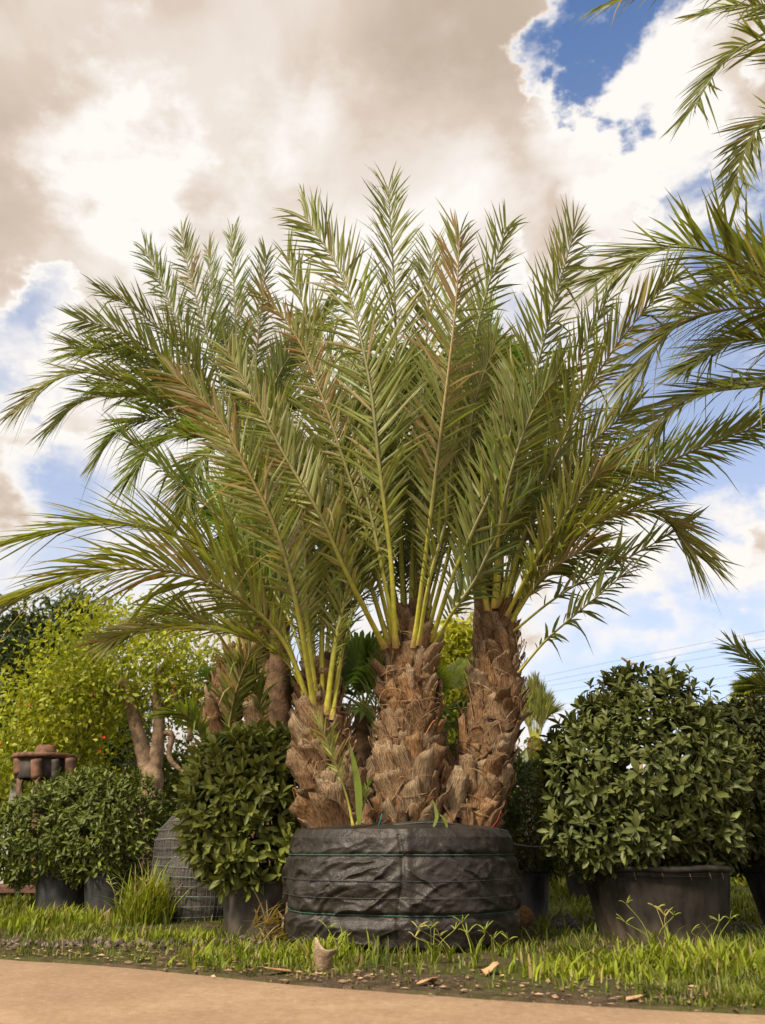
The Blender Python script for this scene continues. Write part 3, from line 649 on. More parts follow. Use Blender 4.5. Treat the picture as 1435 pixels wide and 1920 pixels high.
def pot(root, c, rb, rt, h, seed, col=(.026, .025, .024), squash=1., tilt=0., rim=.022, ribs=0, label=None, soil=True, lean=0.0):
    k = 64; th = np.linspace(0, 2 * np.pi, k, endpoint=False); zs = np.linspace(0, 1, 14)
    V = []
    for z in zs:
        r = rb + (rt - rb) * z; rr = r * (1 + (.012 * np.sin(th * ribs) if ribs else 0) + .010 * np.sin(th * 2 + seed) * z)
        V.append(np.stack([rr * np.cos(th) + lean * z, rr * np.sin(th) * squash, np.full(k, z * h) + tilt * z * rr * np.cos(th)], -1))
    for dr, dz in ((-.016, 0), (-.02, -.09)):
        q = V[13].copy(); f = (rt + dr) / rt; q[:, :2] = q[:, :2] * f; q[:, 2] += dz; V.append(q)
    g = np.random.default_rng(seed)
    cc = np.asarray(col) * np.ones((len(V) * k, 3))
    dirt = np.clip(.35 - np.repeat(np.r_[zs, 1, 1], k), 0, 1)[:, None] * 1.6 * (.4 + fbm(np.tile(th * 3, len(V)), np.repeat(np.arange(len(V)) * .3, k), seed))[:, None]
    cc = cc + (np.array([.10, .075, .052]) - cc) * np.clip(dirt, 0, .75)
    V = np.array(V) + np.asarray(c)
    po = obj('pot', mesh('pot', V.reshape(-1, 3), grid_faces(len(V), k, True), M_POT, cc), root)
    if label: po['label'] = label
    ra = np.linspace(0, 2 * np.pi, 97); rr = rt * (1 + .010 * np.sin(ra * 2 + seed)) + rim * .3
    Q = np.stack([rr * np.cos(ra) + lean, rr * np.sin(ra) * squash, h + tilt * rr * np.cos(ra) + .004 * np.sin(ra * 7 + seed)], -1) + np.asarray(c)
    Vt, Ft = tube(Q, rim, 8, False); obj('rim', mesh('rim', Vt, Ft, M_POT, np.tile(np.asarray(col) * 1.15, (len(Vt), 1))), po)
    if soil:
        q = np.linspace(0, rt - .02, 5); Vs, Fs = lathe([(x, h - .05 + .01 * g.random()) for x in q[::-1]], 32, c); Vs[:, 0] += lean
        obj('soil', mesh('soil', Vs, Fs, M_BARK, np.tile((.05, .035, .022), (len(Vs), 1))), root)
    return po
BROAD = [rosette(s, 7, .105, .045, base=(.045, .060, .017), hi=(.115, .13, .036)) for s in range(9)]
BROADL = [rosette(40 + s, 7, .10, .042, base=(.065, .083, .018), hi=(.175, .195, .040)) for s in range(9)]
SMALL = [rosette(60 + s, 7, .075, .028, base=(.055, .078, .018), hi=(.14, .165, .03)) for s in range(7)]
NARROW = [rosette(80 + s, 8, .085, .018, base=(.045, .062, .018), hi=(.09, .115, .03), spread=(40, 80)) for s in range(6)]
V3 = lambda *a: np.array(a, float)
def stand(px, py, r):                    # centre of a round pot whose near foot shows at a pixel
    p = ground_at(px, py); return V3(p[0] * (1 + r / p[1]), p[1] + r, 0)

# big one on the right
c = stand(1248, 1774, .45)
S1 = thing('potted_shrub', 'big round evergreen shrub in a wide black tub right of the palm', 'shrub', c)
pot(S1, c, .47, .565, .505, 3, (.017, .0145, .012), squash=.9, rim=.024, label='wide black plastic tub with a rolled rim', lean=-.02)
for k_, an in enumerate((-2.42, -2.1, -1.75, -1.4, -1.1, -.85)):
    q = c + V3(math.cos(an) * .572 - .02, math.sin(an) * .572 * .9, .49); Vt, Ft = tube(spline([q, q + V3(.004, -.008, -.02), q + V3(.012, -.006, -.05 - .01 * (k_ % 2))], 6), .0035, 5)
    obj('hook', mesh('hook', Vt, Ft, M_WIRE, np.tile((.12, .09, .07), (len(Vt), 1))), S1)
cz = lambda px, py, Y: at(px, py, Y)
Yc = c[1]
lob = [(cz(1205, 1450, Yc), (.72, .68, .58)), (cz(1215, 1355, Yc), (.46, .48, .36)), (cz(1110, 1470, Yc - .05), (.40, .46, .38)), (cz(1295, 1450, Yc), (.40, .46, .44)), (cz(1150, 1560, Yc - .1), (.48, .5, .25)), (cz(1290, 1555, Yc), (.42, .45, .30))]
Pp, Nn = shrub(S1, lob, 1750, 5, 290, BROAD, low=.50, bigk=.84)
stems(S1, c + V3(0, 0, .45), Pp, 6, 18)
# loose shoots that stick out of the top
for x, y, hh in ((1258, 1262, .12), (1290, 1272, .10), (1130, 1285, .1), (1330, 1300, .14), (1345, 1330, .16), (1180, 1275, .06), (1105, 1300, .08)):
    b = cz(x, y + 40, Yc - .1); t = cz(x + 3, y - 4, Yc - .1); Vt, Ft = tube(spline([b, t], 5), .004, 5); so = obj('shoot', mesh('shoot', Vt, Ft, M_BARK, np.tile((.09, .07, .03), (len(Vt), 1))), S1)
    s_ = BROAD[int(x) % 9]; obj('leaf_whorl', mesh('leaf_whorl', s_[0] * .8 + t, s_[1], M_SHRUB, s_[2]), S1)

# second one at the right border, behind
c = stand(1520, 1758, .36)
S2 = thing('potted_shrub', 'dark evergreen shrub in a black tub, half hidden behind the big round shrub', 'shrub', c)
pot(S2, c, .33, .44, .48, 8, (.020, .020, .020), label='black tapered tub')
lob = [(cz(1440, 1470, c[1]), (.58, .55, .55)), (cz(1380, 1540, c[1]), (.45, .5, .36)), (cz(1390, 1400, c[1]), (.36, .4, .34)), (cz(1470, 1580, c[1]), (.5, .5, .3))]
Pp, Nn = shrub(S2, lob, 950, 15, 120, [tuple(q) for q in [(v * .85, f, k * .62) for v, f, k in BROAD]], low=.42); stems(S2, c + V3(0, 0, .4), Pp, 16, 16)

# narrow-leaved one in a small pot, right behind the root ball
c = stand(994, 1734, .17)
S3 = thing('potted_shrub', 'dark fine-leaved shrub in a small ribbed pot behind the root ball', 'shrub', c)
pot(S3, c, .165, .215, .45, 12, (.032, .033, .034), ribs=20, rim=.014)
lob = [(cz(985, 1560, c[1]), (.42, .45, .35)), (cz(960, 1510, c[1]), (.36, .4, .34)), (cz(1010, 1500, c[1] + .1), (.36, .4, .3)), (cz(1040, 1590, c[1] + .2), (.34, .4, .22))]
Pp, Nn = shrub(S3, lob, 640, 25, 60, NARROW, low=.48); stems(S3, c + V3(0, 0, .4), Pp, 26, 16, .012)

# pot behind the tub, mostly hidden
c = ground_at(1092, 1690); c = V3(c[0] + .12, c[1] + .25, 0)
S4 = thing('potted_shrub', 'small dim shrub in a black pot glimpsed behind the wide tub', 'shrub', c)
pot(S4, c, .22, .30, .50, 18, (.024, .024, .025), rim=.018)
Pp, Nn = shrub(S4, [(c + V3(0, 0, .85), (.42, .42, .4))], 300, 35, 0, NARROW, low=.5); stems(S4, c + V3(0, 0, .45), Pp, 36, 8, .012)

# left of the root ball
c = stand(488, 1762, .28)
S5 = thing('potted_shrub', 'tall leafy evergreen shrub in a grey-black pot left of the palm', 'shrub', c)
pot(S5, c, .27, .345, .40, 22, (.052, .046, .038), rim=.018, label='dusty grey-black tapered pot')
lob = [(cz(472, 1512, c[1]), (.53, .55, .47)), (cz(462, 1440, c[1]), (.36, .45, .24)), (cz(430, 1560, c[1] - .05), (.28, .4, .32)), (cz(520, 1455, c[1]), (.24, .3, .30)), (cz(490, 1590, c[1] - .05), (.46, .45, .28)), (cz(410, 1480, c[1] + .1), (.2, .3, .3))]
Pp, Nn = shrub(S5, lob, 1050, 45, 280, BROADL, low=.36); stems(S5, c + V3(0, 0, .35), Pp, 46, 14)
# two at the far left, one mass of small leaves, in three pots
for nm, gx, gy, dx, lobs, n, sd, lab in (
    (1, 112, 1712, .0, [((110, 1560), (.58, .5, .50)), ((60, 1570), (.40, .4, .42)), ((140, 1510), (.42, .4, .30)), ((70, 1610), (.38, .4, .24))], 800, 55, 'dense small-leaved shrub in a black pot beside the rusty machine'),
    (2, 205, 1716, .0, [((215, 1545), (.50, .5, .50)), ((250, 1580), (.36, .4, .40)), ((190, 1600), (.42, .4, .28)), ((180, 1505), (.36, .4, .3))], 800, 65, 'dense small-leaved shrub in a black pot beside the wire-caged bales')):
    c = stand(gx, gy, .25); Sx = thing('potted_shrub', lab, 'shrub', c)
    pot(Sx, c, .25, .31, .40, sd, (.022, .023, .024), rim=.016)
    Pp, Nn = shrub(Sx, [(cz(*p_, c[1]), r_) for p_, r_ in lobs], n, sd, 150, SMALL, low=.34); stems(Sx, c + V3(0, 0, .3), Pp, sd + 1, 10)
c = ground_at(245, 1706); c = V3(c[0] - .1, c[1] + .5, 0)
S8 = thing('plant_pot', 'empty-looking black pot tucked behind the small-leaved shrubs', 'pot', c); pot(S8, c, .25, .30, .42, 71, (.016, .017, .018), rim=.015)

# ------------------------------------------------------------------ wrapped, wire-caged bales
def bale(root, c, prof, seed, mesh_w=.075, zs=None, wr=.0022, wcol=(.12, .17, .16)):
    k = 80; a = np.linspace(-np.pi, np.pi, k, endpoint=False); zz = np.linspace(0, prof[-1][1], 44); r = np.interp(zz, [p[1] for p in prof], [p[0] for p in prof])
    A, Zg = np.meshgrid(a, zz); Rg = r[:, None] * (1 + .10 * (fbm(A * 2.2, Zg * 7, seed) - .5) + .06 * (fbm(A * 7, Zg * 3, seed + 2) - .5))
    V = np.stack([np.sin(A) * Rg, -np.cos(A) * Rg, Zg], -1) + np.asarray(c)
    g_ = np.random.default_rng(seed); cc = np.array([.078, .068, .060]) * (.65 + .7 * fbm(A * 2, Zg * 5, seed + 5))[..., None]
    bo = obj('wrapping', mesh('wrapping', np.vstack([V.reshape(-1, 3), np.asarray(c) + [0, 0, prof[-1][1]]]), [grid_faces(44, k, True), np.array([[43 * k + (j + 1) % k, 43 * k + j, 44 * k][::-1] for j in range(k)])], M_WOOD, np.vstack([cc.reshape(-1, 3), [[.08, .07, .065]]])), root)
    cg = MB()
    for z in np.arange(.05, prof[-1][1] - .06, mesh_w * 1.15):
        rz = np.interp(z, [p[1] for p in prof], [p[0] for p in prof]) * 1.055 + .004; q = np.linspace(-np.pi, np.pi, 60)
        Vt, Ft = tube(np.stack([np.sin(q) * rz, -np.cos(q) * rz, z + .006 * np.sin(q * 2 + z * 9)], -1) + np.asarray(c), wr * 1.3, 5, False); cg.add(Vt, Ft, np.asarray(wcol) * g_.uniform(.7, 1.5))
    nv = int(2 * np.pi * prof[1][0] / (mesh_w * .5))
    for i in range(nv):
        q = 2 * np.pi * i / nv; z = np.linspace(.03, prof[-1][1] - .08, 14); rz = np.interp(z, [p[1] for p in prof], [p[0] for p in prof]) * 1.055 + .004
        Vt, Ft = tube(np.stack([np.sin(q + .02 * np.sin(z * 8)) * rz, -np.cos(q) * rz, z], -1) + np.asarray(c), wr, 4, False); cg.add(Vt, Ft, np.array([.09, .085, .08]) * g_.uniform(.6, 1.4))
    co = cg.build('wire_cage', M_WIRE, root); co['kind'] = 'stuff'
c = stand(333, 1722, .28)
B1 = thing('wrapped_bale', 'tall grey cloth-wrapped bale with a bottle-like neck in a wire cage', 'bale', c, None)
bale(B1, c, [(.27, 0), (.28, .3), (.28, .72), (.25, .84), (.15, .93), (.10, 1.02), (.05, 1.05)], 3)
c = stand(372, 1732, .32)
B2 = thing('wrapped_bale', 'low round grey cloth-wrapped bale in a wire cage beside the tall shrub', 'bale', c, None)
bale(B2, c, [(.31, 0), (.335, .12), (.335, .42), (.30, .54), (.17, .62), (.03, .64)], 4)

# ------------------------------------------------------------------ rusty machine
Ym = 12.2; c = at(85, 1668, Ym); c[2] = 0
MA = thing('machine', 'rusty iron machine head on posts standing on a red beam, behind the shrubs', 'machine', c)
RU = np.array([.125, .062, .036]); DK = np.array([.040, .032, .028])
def bar(name, p0, p1, r, col, k=16, par=None, sq=1.):
    Vt, Ft = tube(np.linspace(p0, p1, 6), r, k, True, sq); return obj(name, mesh(name, Vt, Ft, M_RUST, np.tile(np.asarray(col), (len(Vt), 1))), par or MA)
A_ = lambda x, y, d=0: at(x, y, Ym + d)
zt = A_(85, 1420)[2]; cx = A_(85, 1420)[0]; rd = (A_(142, 1420)[0] - A_(26, 1420)[0]) / 2
Vt, Ft = lathe([(0, -.03), (rd * .96, -.03), (rd, -.015), (rd, .018), (rd * .97, .032), (0, .034)], 48, (cx, Ym, zt)); top = obj('top_plate', mesh('top_plate', Vt, Ft, M_RUST, np.tile(RU * 1.1, (len(Vt), 1))), MA)
hb = A_(85, 1398)[2] - zt; Vt, Ft = lathe([(0, 0.03), (.155, .03), (.15, .05), (.135, hb - .02), (.12, hb), (0, hb)], 32, (cx, Ym, zt)); obj('hub', mesh('hub', Vt, Ft, M_RUST, np.tile(RU * 1.25, (len(Vt), 1))), top)
zb = A_(85, 1462)[2]
Vt, Ft = lathe([(rd * .80, zb - zt), (rd * .84, zb - zt + .02), (rd * .84, -.035), (rd * .78, -.035), (rd * .76, zb - zt)], 40, (cx, Ym, zt)); obj('drum', mesh('drum', Vt, Ft, M_RUST, np.tile(DK, (len(Vt), 1))), MA)
for x, dd, y0, y1, w, cl in ((38, -.22, 1422, 1452, .085, RU * .9), (69, -.40, 1424, 1460, .075, RU * 1.2), (132, -.18, 1422, 1462, .075, RU * .8), (104, -.36, 1424, 1460, .05, DK * 1.2)):
    bar('post_sleeve', A_(x, y0, dd), A_(x, y1, dd), w, cl)
bar('post', A_(38, 1452, -.22), A_(36, 1668, -.22), .045, RU * .8); bar('post', A_(69, 1460, -.4), A_(66, 1668, -.4), .055, RU); bar('post', A_(82, 1460, -.1), A_(80, 1668, -.1), .09, DK * .9)
bar('post', A_(132, 1462, -.18), A_(130, 1668, -.18), .05, RU * .7)
Vt, Ft = tube(spline([A_(42, 1462, -.30), A_(37, 1490, -.32), A_(46, 1502, -.32)], 12), .012, 6); obj('hose_end', mesh('hose_end', Vt, Ft, M_RUST, np.tile((.06, .05, .045), (len(Vt), 1))), MA)
zb = A_(60, 1668)[2]; b0 = A_(-60, 1660); Vb, Fb = box(((b0[0] + A_(150, 1660)[0]) / 2, Ym - .2, zb + .02), (A_(150, 1660)[0] - b0[0], .55, .10), bev=.012); obj('base_beam', mesh('base_beam', Vb, Fb, M_RUST, np.tile((.11, .05, .035), (len(Vb), 1)), False), MA)
Vb, Fb = box(((b0[0] + A_(150, 1660)[0]) / 2, Ym - .15, zb * .5 - .02), (A_(150, 1660)[0] - b0[0] - .1, .40, zb - .06)); obj('skid', mesh('skid', Vb, Fb, M_RUST, np.tile((.05, .04, .035), (len(Vb), 1)), False), MA)
# pale post at the left border and a grey roof edge far behind
c = at(3, 1650, 13.2); c[2] = 0
PO = thing('white_post', 'pale weathered post beside the rusty machine at the foot of the trees', 'post', c)
Vb, Fb = box((c[0], 13.2, .85), (.13, .10, 1.7), bev=.012); obj('shaft', mesh('shaft', Vb, Fb, M_PAINT, np.tile((.52, .50, .46), (len(Vb), 1)), False), PO)
Vb, Fb = box((c[0], 13.2, 1.72), (.17, .14, .04), bev=.008); obj('cap', mesh('cap', Vb, Fb, M_PAINT, np.tile((.45, .43, .40), (len(Vb), 1)), False), PO)
c = at(245, 1450, 34); c[2] = 0
SH = thing('shed', 'low grey shed roof far behind the coral tree trunk', 'shed', c)
zr = at(245, 1447, 34)[2]
Vb, Fb = box((c[0], 35.5, zr / 2 - .1), (3.4, 3, zr - .2)); obj('wall', mesh('wall', Vb, Fb, M_PAINT, np.tile((.42, .42, .40), (len(Vb), 1)), False), SH)
Vb, Fb = box((c[0], 35.5, zr - .06), (4.0, 3.8, .22), bev=.03); obj('roof', mesh('roof', Vb, Fb, M_PAINT, np.tile((.22, .23, .22), (len(Vb), 1)), False), SH)

# ------------------------------------------------------------------ trees
def leaf_cloud(lobes, nclump, per, size, g, cols, sigma=.22, depth=.55, fill=.0, wide=.5, clear=None):
    P, N = lobes_surface(lobes, nclump, g, depth=depth)
    k = np.repeat(np.arange(nclump), per); n = len(k)
    c = P[k] + g.normal(0, sigma, (n, 3)) * np.array([1, 1, .75])
    if clear is not None:                # the open, pruned middle of the crown
        keep = ((c - clear[0]) / clear[1]); keep = (keep**2).sum(1) > g.uniform(.6, 1.2, n); c, k = c[keep], k[keep]; n = len(k)
    ax = unit(N[k] * .4 + g.normal(0, .8, (n, 3)) + np.array([0, 0, -.25])); sd = unit(np.cross(ax, g.normal(size=(n, 3)))); nn = np.cross(sd, ax)
    L = size * g.uniform(.6, 1.35, n)[:, None]; w = L * wide
    V = np.stack([c, c + ax * L * .5 + sd * w * .5 + nn * L * .10, c + ax * L, c + ax * L * .5 - sd * w * .5 + nn * L * .10], 1).reshape(-1, 3)
    F = (np.arange(n)[:, None] * 4 + np.array([[0, 1, 2, 3]]))
    F = np.concatenate([F[:, [0, 1, 2]], F[:, [0, 2, 3]]])
    cl = np.asarray(cols); ci = g.random((nclump, 1)); base = cl[0] * (1 - ci) + cl[1] * ci
    cc = base[k] * g.uniform(.75, 1.3, (n, 1))
    return V, F, np.repeat(cc, 4, 0)
def tree(name, label, foot, limbs, lobes, ncl, per, size, seed, cols, sigma=.22, bark=(.16, .12, .085), cat='tree', group=None, mat=None, depth=.55, wide=.5, clear=None):
    g = np.random.default_rng(seed); T = thing(name, label, cat, foot, group)
    first = True; tr = None
    for rows in limbs:
        q = np.array(rows, float); A = spline(q, max(10, 6 * len(q))); Vt, Ft = tube(A[:, :3], A[:, 3] * (1 + .05 * np.sin(np.arange(len(A)) * 1.7)), 12)
        cc = np.asarray(bark) * (.7 + .6 * fbm(Vt[:, 0] * 9, Vt[:, 2] * 6, seed))[:, None]
        o = obj('trunk' if first else 'limb', mesh('limb', Vt, Ft, M_BARK, cc), T if first else tr)
        if first: tr = o; first = False
    V, F, C = leaf_cloud(lobes, ncl, per, size, g, cols, sigma, depth, wide=wide, clear=clear)
    cr = obj('crown', mesh('crown', V, F, mat or M_TREE, C), T); cr['kind'] = 'stuff'
    return T, tr
Yt = 13.5; t_ = lambda x, y, r, d=0: (*at(x, y, Yt + d), r)
lobs = [(at(x, y, Yt + d), r) for x, y, d, r in ((250, 1215, .2, (1.0, .9, .50)), (170, 1215, 0, (.75, .7, .42)), (120, 1300, -.2, (.8, .7, .38)), (60, 1375, -.3, (.75, .7, .28)), (320, 1240, .2, (.75, .7, .50)), (180, 1330, .3, (.7, .6, .35)), (360, 1300, .3, (.55, .6, .55)), (30, 1430, -.1, (.6, .5, .35)), (140, 1400, .5, (.6, .5, .3)), (220, 1170, .4, (.6, .5, .3)))]
foot = at(283, 1560, Yt); foot[2] = 0
CT, ctr = tree('coral_tree', 'pale-barked forked coral tree with light green leaves and few red flowers', foot,
    [[(foot[0], foot[1], -.05, .22), t_(283, 1490, .185), t_(284, 1450, .175), t_(283, 1428, .10)],
     [t_(282, 1462, .14), t_(264, 1392, .115), t_(250, 1340, .10), t_(240, 1300, .095), t_(228, 1275, .11)],
     [t_(286, 1462, .13), t_(297, 1390, .105), t_(298, 1340, .09), t_(292, 1300, .07), t_(296, 1262, .05), t_(318, 1240, .035), t_(302, 1222, .03)],
     [t_(298, 1345, .07), t_(318, 1325, .065), t_(330, 1312, .075)], [t_(330, 1312, .05), t_(328, 1280, .03), t_(340, 1240, .02)], [t_(245, 1315, .06), t_(215, 1300, .05), t_(165, 1303, .055)], [t_(165, 1303, .04), t_(120, 1280, .02), t_(90, 1270, .012)],
     [t_(298, 1375, .05), t_(322, 1378, .05), t_(318, 1420, .04), t_(345, 1450, .03)], [t_(355, 1390, .05), t_(365, 1330, .04), t_(372, 1270, .02)],
     [t_(140, 1430, .035, .3), t_(155, 1380, .05, .3), t_(185, 1335, .02, .3), t_(200, 1310, .012, .3)]],
    lobs, 260, 62, .10, 77, ((.19, .24, .022), (.42, .44, .05)), .27, (.27, .185, .125), depth=.8, clear=(at(278, 1395, Yt - .7), np.array([.52, 1.9, .72])))
gf = np.random.default_rng(3)
for x, y in ((196, 1380), (188, 1406), (40, 1315), (3, 1392), (172, 1300), (328, 1285), (330, 1298), (56, 1318)):
    mb = MB(); p = at(x, y, Yt - .9); cl = (.62, .035, .015) if x > 150 and y > 1350 else (.60, .15, .02)
    for i in range(9):
        d = unit(gf.normal(0, .5, 3) + [0, 0, -1]); s_ = unit(np.cross(d, gf.normal(size=3))); l = gf.uniform(.03, .06)
        mb.add([p, p + d * l * .6 + s_ * .012, p + d * l, p + d * l * .6 - s_ * .012], [[0, 1, 2, 3]], np.asarray(cl) * gf.uniform(.7, 1.2))
    fl = mb.build('flower', M_TREE, CT); fl['kind'] = 'stuff'
def conifer(label, px, ptop, Yd, w, seed, cols, lob, ncl=150, per=40, size=.34, sig=.34, cat='tree', name='evergreen_tree', wide=.35):
    f = at(px, 1600, Yd); f[2] = 0; tp = at(px, ptop, Yd)
    return tree(name, label, f, [[(f[0], f[1], -.05, .22), (f[0] + .05, f[1], tp[2] * .5, .15), (tp[0], tp[1], tp[2] * .96, .03)]], [(at(x, y, Yd), r) for x, y, r in lob], ncl, per, size, seed, cols, sig, (.09, .065, .045), cat, None, None, .8, wide)
DG = ((.035, .055, .022), (.085, .115, .040))
conifer('tall dark evergreen behind the left end of the coral tree', 42, 1138, 24, 2, 91, DG, [(40, 1175, (.55, .6, .6)), (30, 1235, (.8, .8, .7)), (60, 1280, (.9, .9, .8)), (25, 1330, (1.0, .9, .9)), (70, 1390, (1.2, 1, 1.2)), (10, 1420, (1.1, 1, 1.2))], 190, 60, .26, .3)
conifer('dark evergreen with its top between two arching fronds behind the coral tree', 142, 1132, 25, 2, 92, DG, [(140, 1165, (.55, .6, .7)), (150, 1230, (.9, .8, .9)), (130, 1310, (1.2, 1, 1.2)), (170, 1380, (1.2, 1, 1.2))], 150, 50, .28, .32)
conifer('airy blue-green tree seen through the fork of the coral tree', 200, 1300, 27, 2, 93, ((.06, .08, .04), (.10, .12, .06)), [(215, 1380, (1.2, 1, .9)), (180, 1420, (1.3, 1, .9)), (235, 1340, (.7, .8, .7))], 90, 46, .26, .34)
conifer('tall yellow-green feathery tree between the middle and right trunks', 862, 1172, 15, 1, 94, ((.26, .29, .03), (.42, .42, .05)), [(866, 1190, (.14, .2, .24)), (858, 1250, (.30, .3, .5)), (848, 1320, (.42, .4, .6)), (850, 1390, (.42, .4, .6)), (856, 1450, (.5, .4, .5))], 150, 40, .20, .17, wide=.3)
conifer('pale conifer tip standing behind the feathery tree', 868, 1168, 22, 1, 95, ((.20, .17, .06), (.28, .24, .09)), [(866, 1190, (.22, .3, .40)), (868, 1230, (.40, .4, .6)), (870, 1290, (.6, .5, .9))], 60, 40, .22, .2)
def bush(label, px, py, Yd, r, seed, cols, n=150, per=52, size=.12, sig=.2, group=None):
    p = at(px, py, Yd); f = p.copy(); f[2] = 0
    lob = [(p, r), (p + [r[0] * .6, 0, -r[2] * .3], tuple(.7 * q for q in r)), (p + [-r[0] * .6, .1, -r[2] * .25], tuple(.75 * q for q in r))]
    lob.append((V3(p[0], p[1], max(.3, p[2] - r[2])), (r[0], r[1], max(.35, p[2] - r[2] * .3))))
    g_ = np.random.default_rng(seed)
    return tree('bush', label, f, [[(f[0] + g_.normal(0, .05), f[1], -.03, .05), (f[0], f[1], p[2] * .5, .04), (f[0] + .1, f[1], p[2], .015)]], lob, n, per, size, seed, cols, sig, (.1, .07, .045), 'bush', group)
YG = ((.15, .18, .02), (.27, .28, .04)); MG = ((.07, .10, .02), (.16, .19, .035))
for a_ in (('yellowish bush low behind the rusty machine', 20, 1500, 15.5, (.9, .7, .55), 201, YG), ('light green bush under the coral tree, behind the small-leaved shrubs', 120, 1500, 16, (1.0, .7, .5), 202, YG), ('mid green bush right of the coral tree trunk', 330, 1490, 15, (.8, .7, .55), 203, MG),
           ('bright green bush at the foot of the right trunk, far behind', 985, 1500, 16, (.8, .7, .40), 204, YG), ('yellow-green bush at the right behind the dark shrub', 1432, 1450, 16, (.7, .8, .50), 205, ((.24, .26, .02), (.38, .38, .04))),
           ('green bush in the distance behind the left trunk', 560, 1480, 17, (1.0, .8, .7), 206, MG), ('green bush in the distance between left and middle trunks', 690, 1500, 17, (.9, .8, .6), 207, MG), ('green bush in the distance between middle and right trunks', 850, 1500, 18, (1.0, .8, .6), 208, YG),
           ('dim green bush far behind the wide tub', 1180, 1560, 19, (1.3, .9, .5), 209, MG), ('low grass-green bush behind the gap left of the wide tub', 1075, 1585, 18, (1.0, .8, .35), 210, YG), ('green bush far behind the dark shrub tub', 1400, 1560, 19, (1.4, .9, .45), 211, YG), ('green bush behind the tall leafy shrub', 430, 1500, 16, (1.0, .8, .6), 212, MG)):
    bush(*a_)

# ------------------------------------------------------------------ other palms
def crown_palm(label, foot_px, rows, seed, nwild, az, el, ln, L, tint, extra=(), boots=40, size=.2, dead=0, name='date_palm', n=52):
    A = axis_of(rows); f = A[0, :3].copy(); f[2] = 0; T = thing(name, label, 'palm', f); g = np.random.default_rng(seed)
    low = at(rows[0][0], rows[0][1], rows[0][2]); rows = list(rows)
    tr, P, R, TT = trunk(T, rows, seed, boots * 2, size, fib=60)
    c = P[-1]
    for i in range(nwild):
        a_ = math.radians(az[0] + (az[1] - az[0]) * (i + g.random()) / nwild); e_ = math.radians(g.uniform(*el))
        add_frond(T, wild_frond(c - [0, 0, .1], a_, e_, g.uniform(*ln), math.radians(g.uniform(20, 75)), g, g.normal(0, .08)), seed * 50 + i, L=L, n=n, tint=np.asarray(tint) * g.uniform(.8, 1.2), dry=.2 * g.random(), tw0=g.uniform(-35, 35))
    for k, (r_, kw) in enumerate(extra): px_frond(T, r_, seed * 70 + k, **kw)
    return T
foot_of = lambda x, Y: (x, 1590 + 470 / Y * 1.0, Y)
def base_row(x, Y, d):                  # pixel row of the ground below a trunk
    p = at(x, 1500, Y); v = (0 - CAMH) / Y; ang = math.atan(v) - PITCH; return (x, 960 - FPX * math.tan(ang), Y, d)
kb = dict(L=.5, n=56, tint=(.115, .125, .038))
# tall one behind, upper left
crown_palm('tall date palm behind on the left, its crown arching over the coral tree', None,
    [base_row(500, 9.6, .42), (494, 1400, 9.6, .40), (484, 1200, 9.6, .36), (468, 1000, 9.6, .36), (458, 880, 9.6, .40), (455, 830, 9.6, .30)], 31, 12, (-110, 100), (50, 84), (2.2, 3.1), .5, (.11, .12, .035), [
    (((452, 840, 9.5), (415, 720, 9.3), (380, 600, 9.2), (355, 510, 9.2), (340, 440, 9.2)), dict(kb, dry=.1, drytip=.6)),
    (((448, 840, 9.5), (400, 740, 9.2), (350, 640, 9.1), (310, 550, 9.1), (272, 468, 9.1)), kb),
    (((458, 840, 9.5), (448, 700, 9.5), (440, 560, 9.5), (434, 440, 9.5)), kb),
    (((462, 840, 9.5), (475, 720, 9.5), (488, 600, 9.5), (500, 480, 9.5)), dict(kb, dry=.25)),
    (((455, 840, 9.6), (420, 680, 9.8), (400, 560, 9.9), (390, 470, 9.9)), kb),
    (((445, 845, 9.4), (390, 740, 9.1), (330, 650, 9.0), (260, 585, 8.9), (195, 550, 8.9)), dict(kb, tw0=25, droop=.1, tint=(.12, .11, .03))),
    (((443, 848, 9.4), (380, 755, 9.1), (300, 670, 8.9), (220, 620, 8.8), (150, 600, 8.8)), dict(kb, tw0=-15)),
    (((443, 850, 9.4), (380, 770, 9.2), (300, 695, 9.0), (220, 655, 9.0), (128, 668, 9.0)), dict(kb, tw0=20, droop=.25)),
    (((442, 855, 9.4), (380, 790, 9.2), (280, 735, 9.0), (180, 700, 8.9), (100, 715, 8.8), (35, 768, 8.8)), dict(kb, tw0=20, droop=.3, drytip=.9, tint=(.125, .11, .03))),
    (((444, 862, 9.4), (390, 800, 9.2), (300, 755, 9.1), (210, 742, 9.0), (150, 755, 9.0), (103, 796, 9.0)), dict(kb, tw0=10, droop=.3)),
    (((446, 868, 9.4), (400, 815, 9.3), (330, 785, 9.2), (270, 785, 9.1), (220, 812, 9.1), (190, 850, 9.1)), dict(kb, tw0=-20, droop=.3)),
    (((448, 872, 9.4), (410, 830, 9.2), (350, 815, 9.0), (290, 835, 9.0), (250, 890, 9.0)), dict(kb, droop=.35, tint=(.11, .13, .035))),
    (((452, 872, 9.3), (430, 840, 9.1), (390, 850, 8.9), (360, 900, 8.8), (350, 960, 8.8)), dict(kb, droop=.3)),
    (((470, 850, 9.5), (500, 760, 9.4), (530, 690, 9.4), (560, 650, 9.4)), kb),
    (((470, 855, 9.5), (505, 790, 9.3), (540, 760, 9.2), (580, 770, 9.2)), kb)], 55, .24)
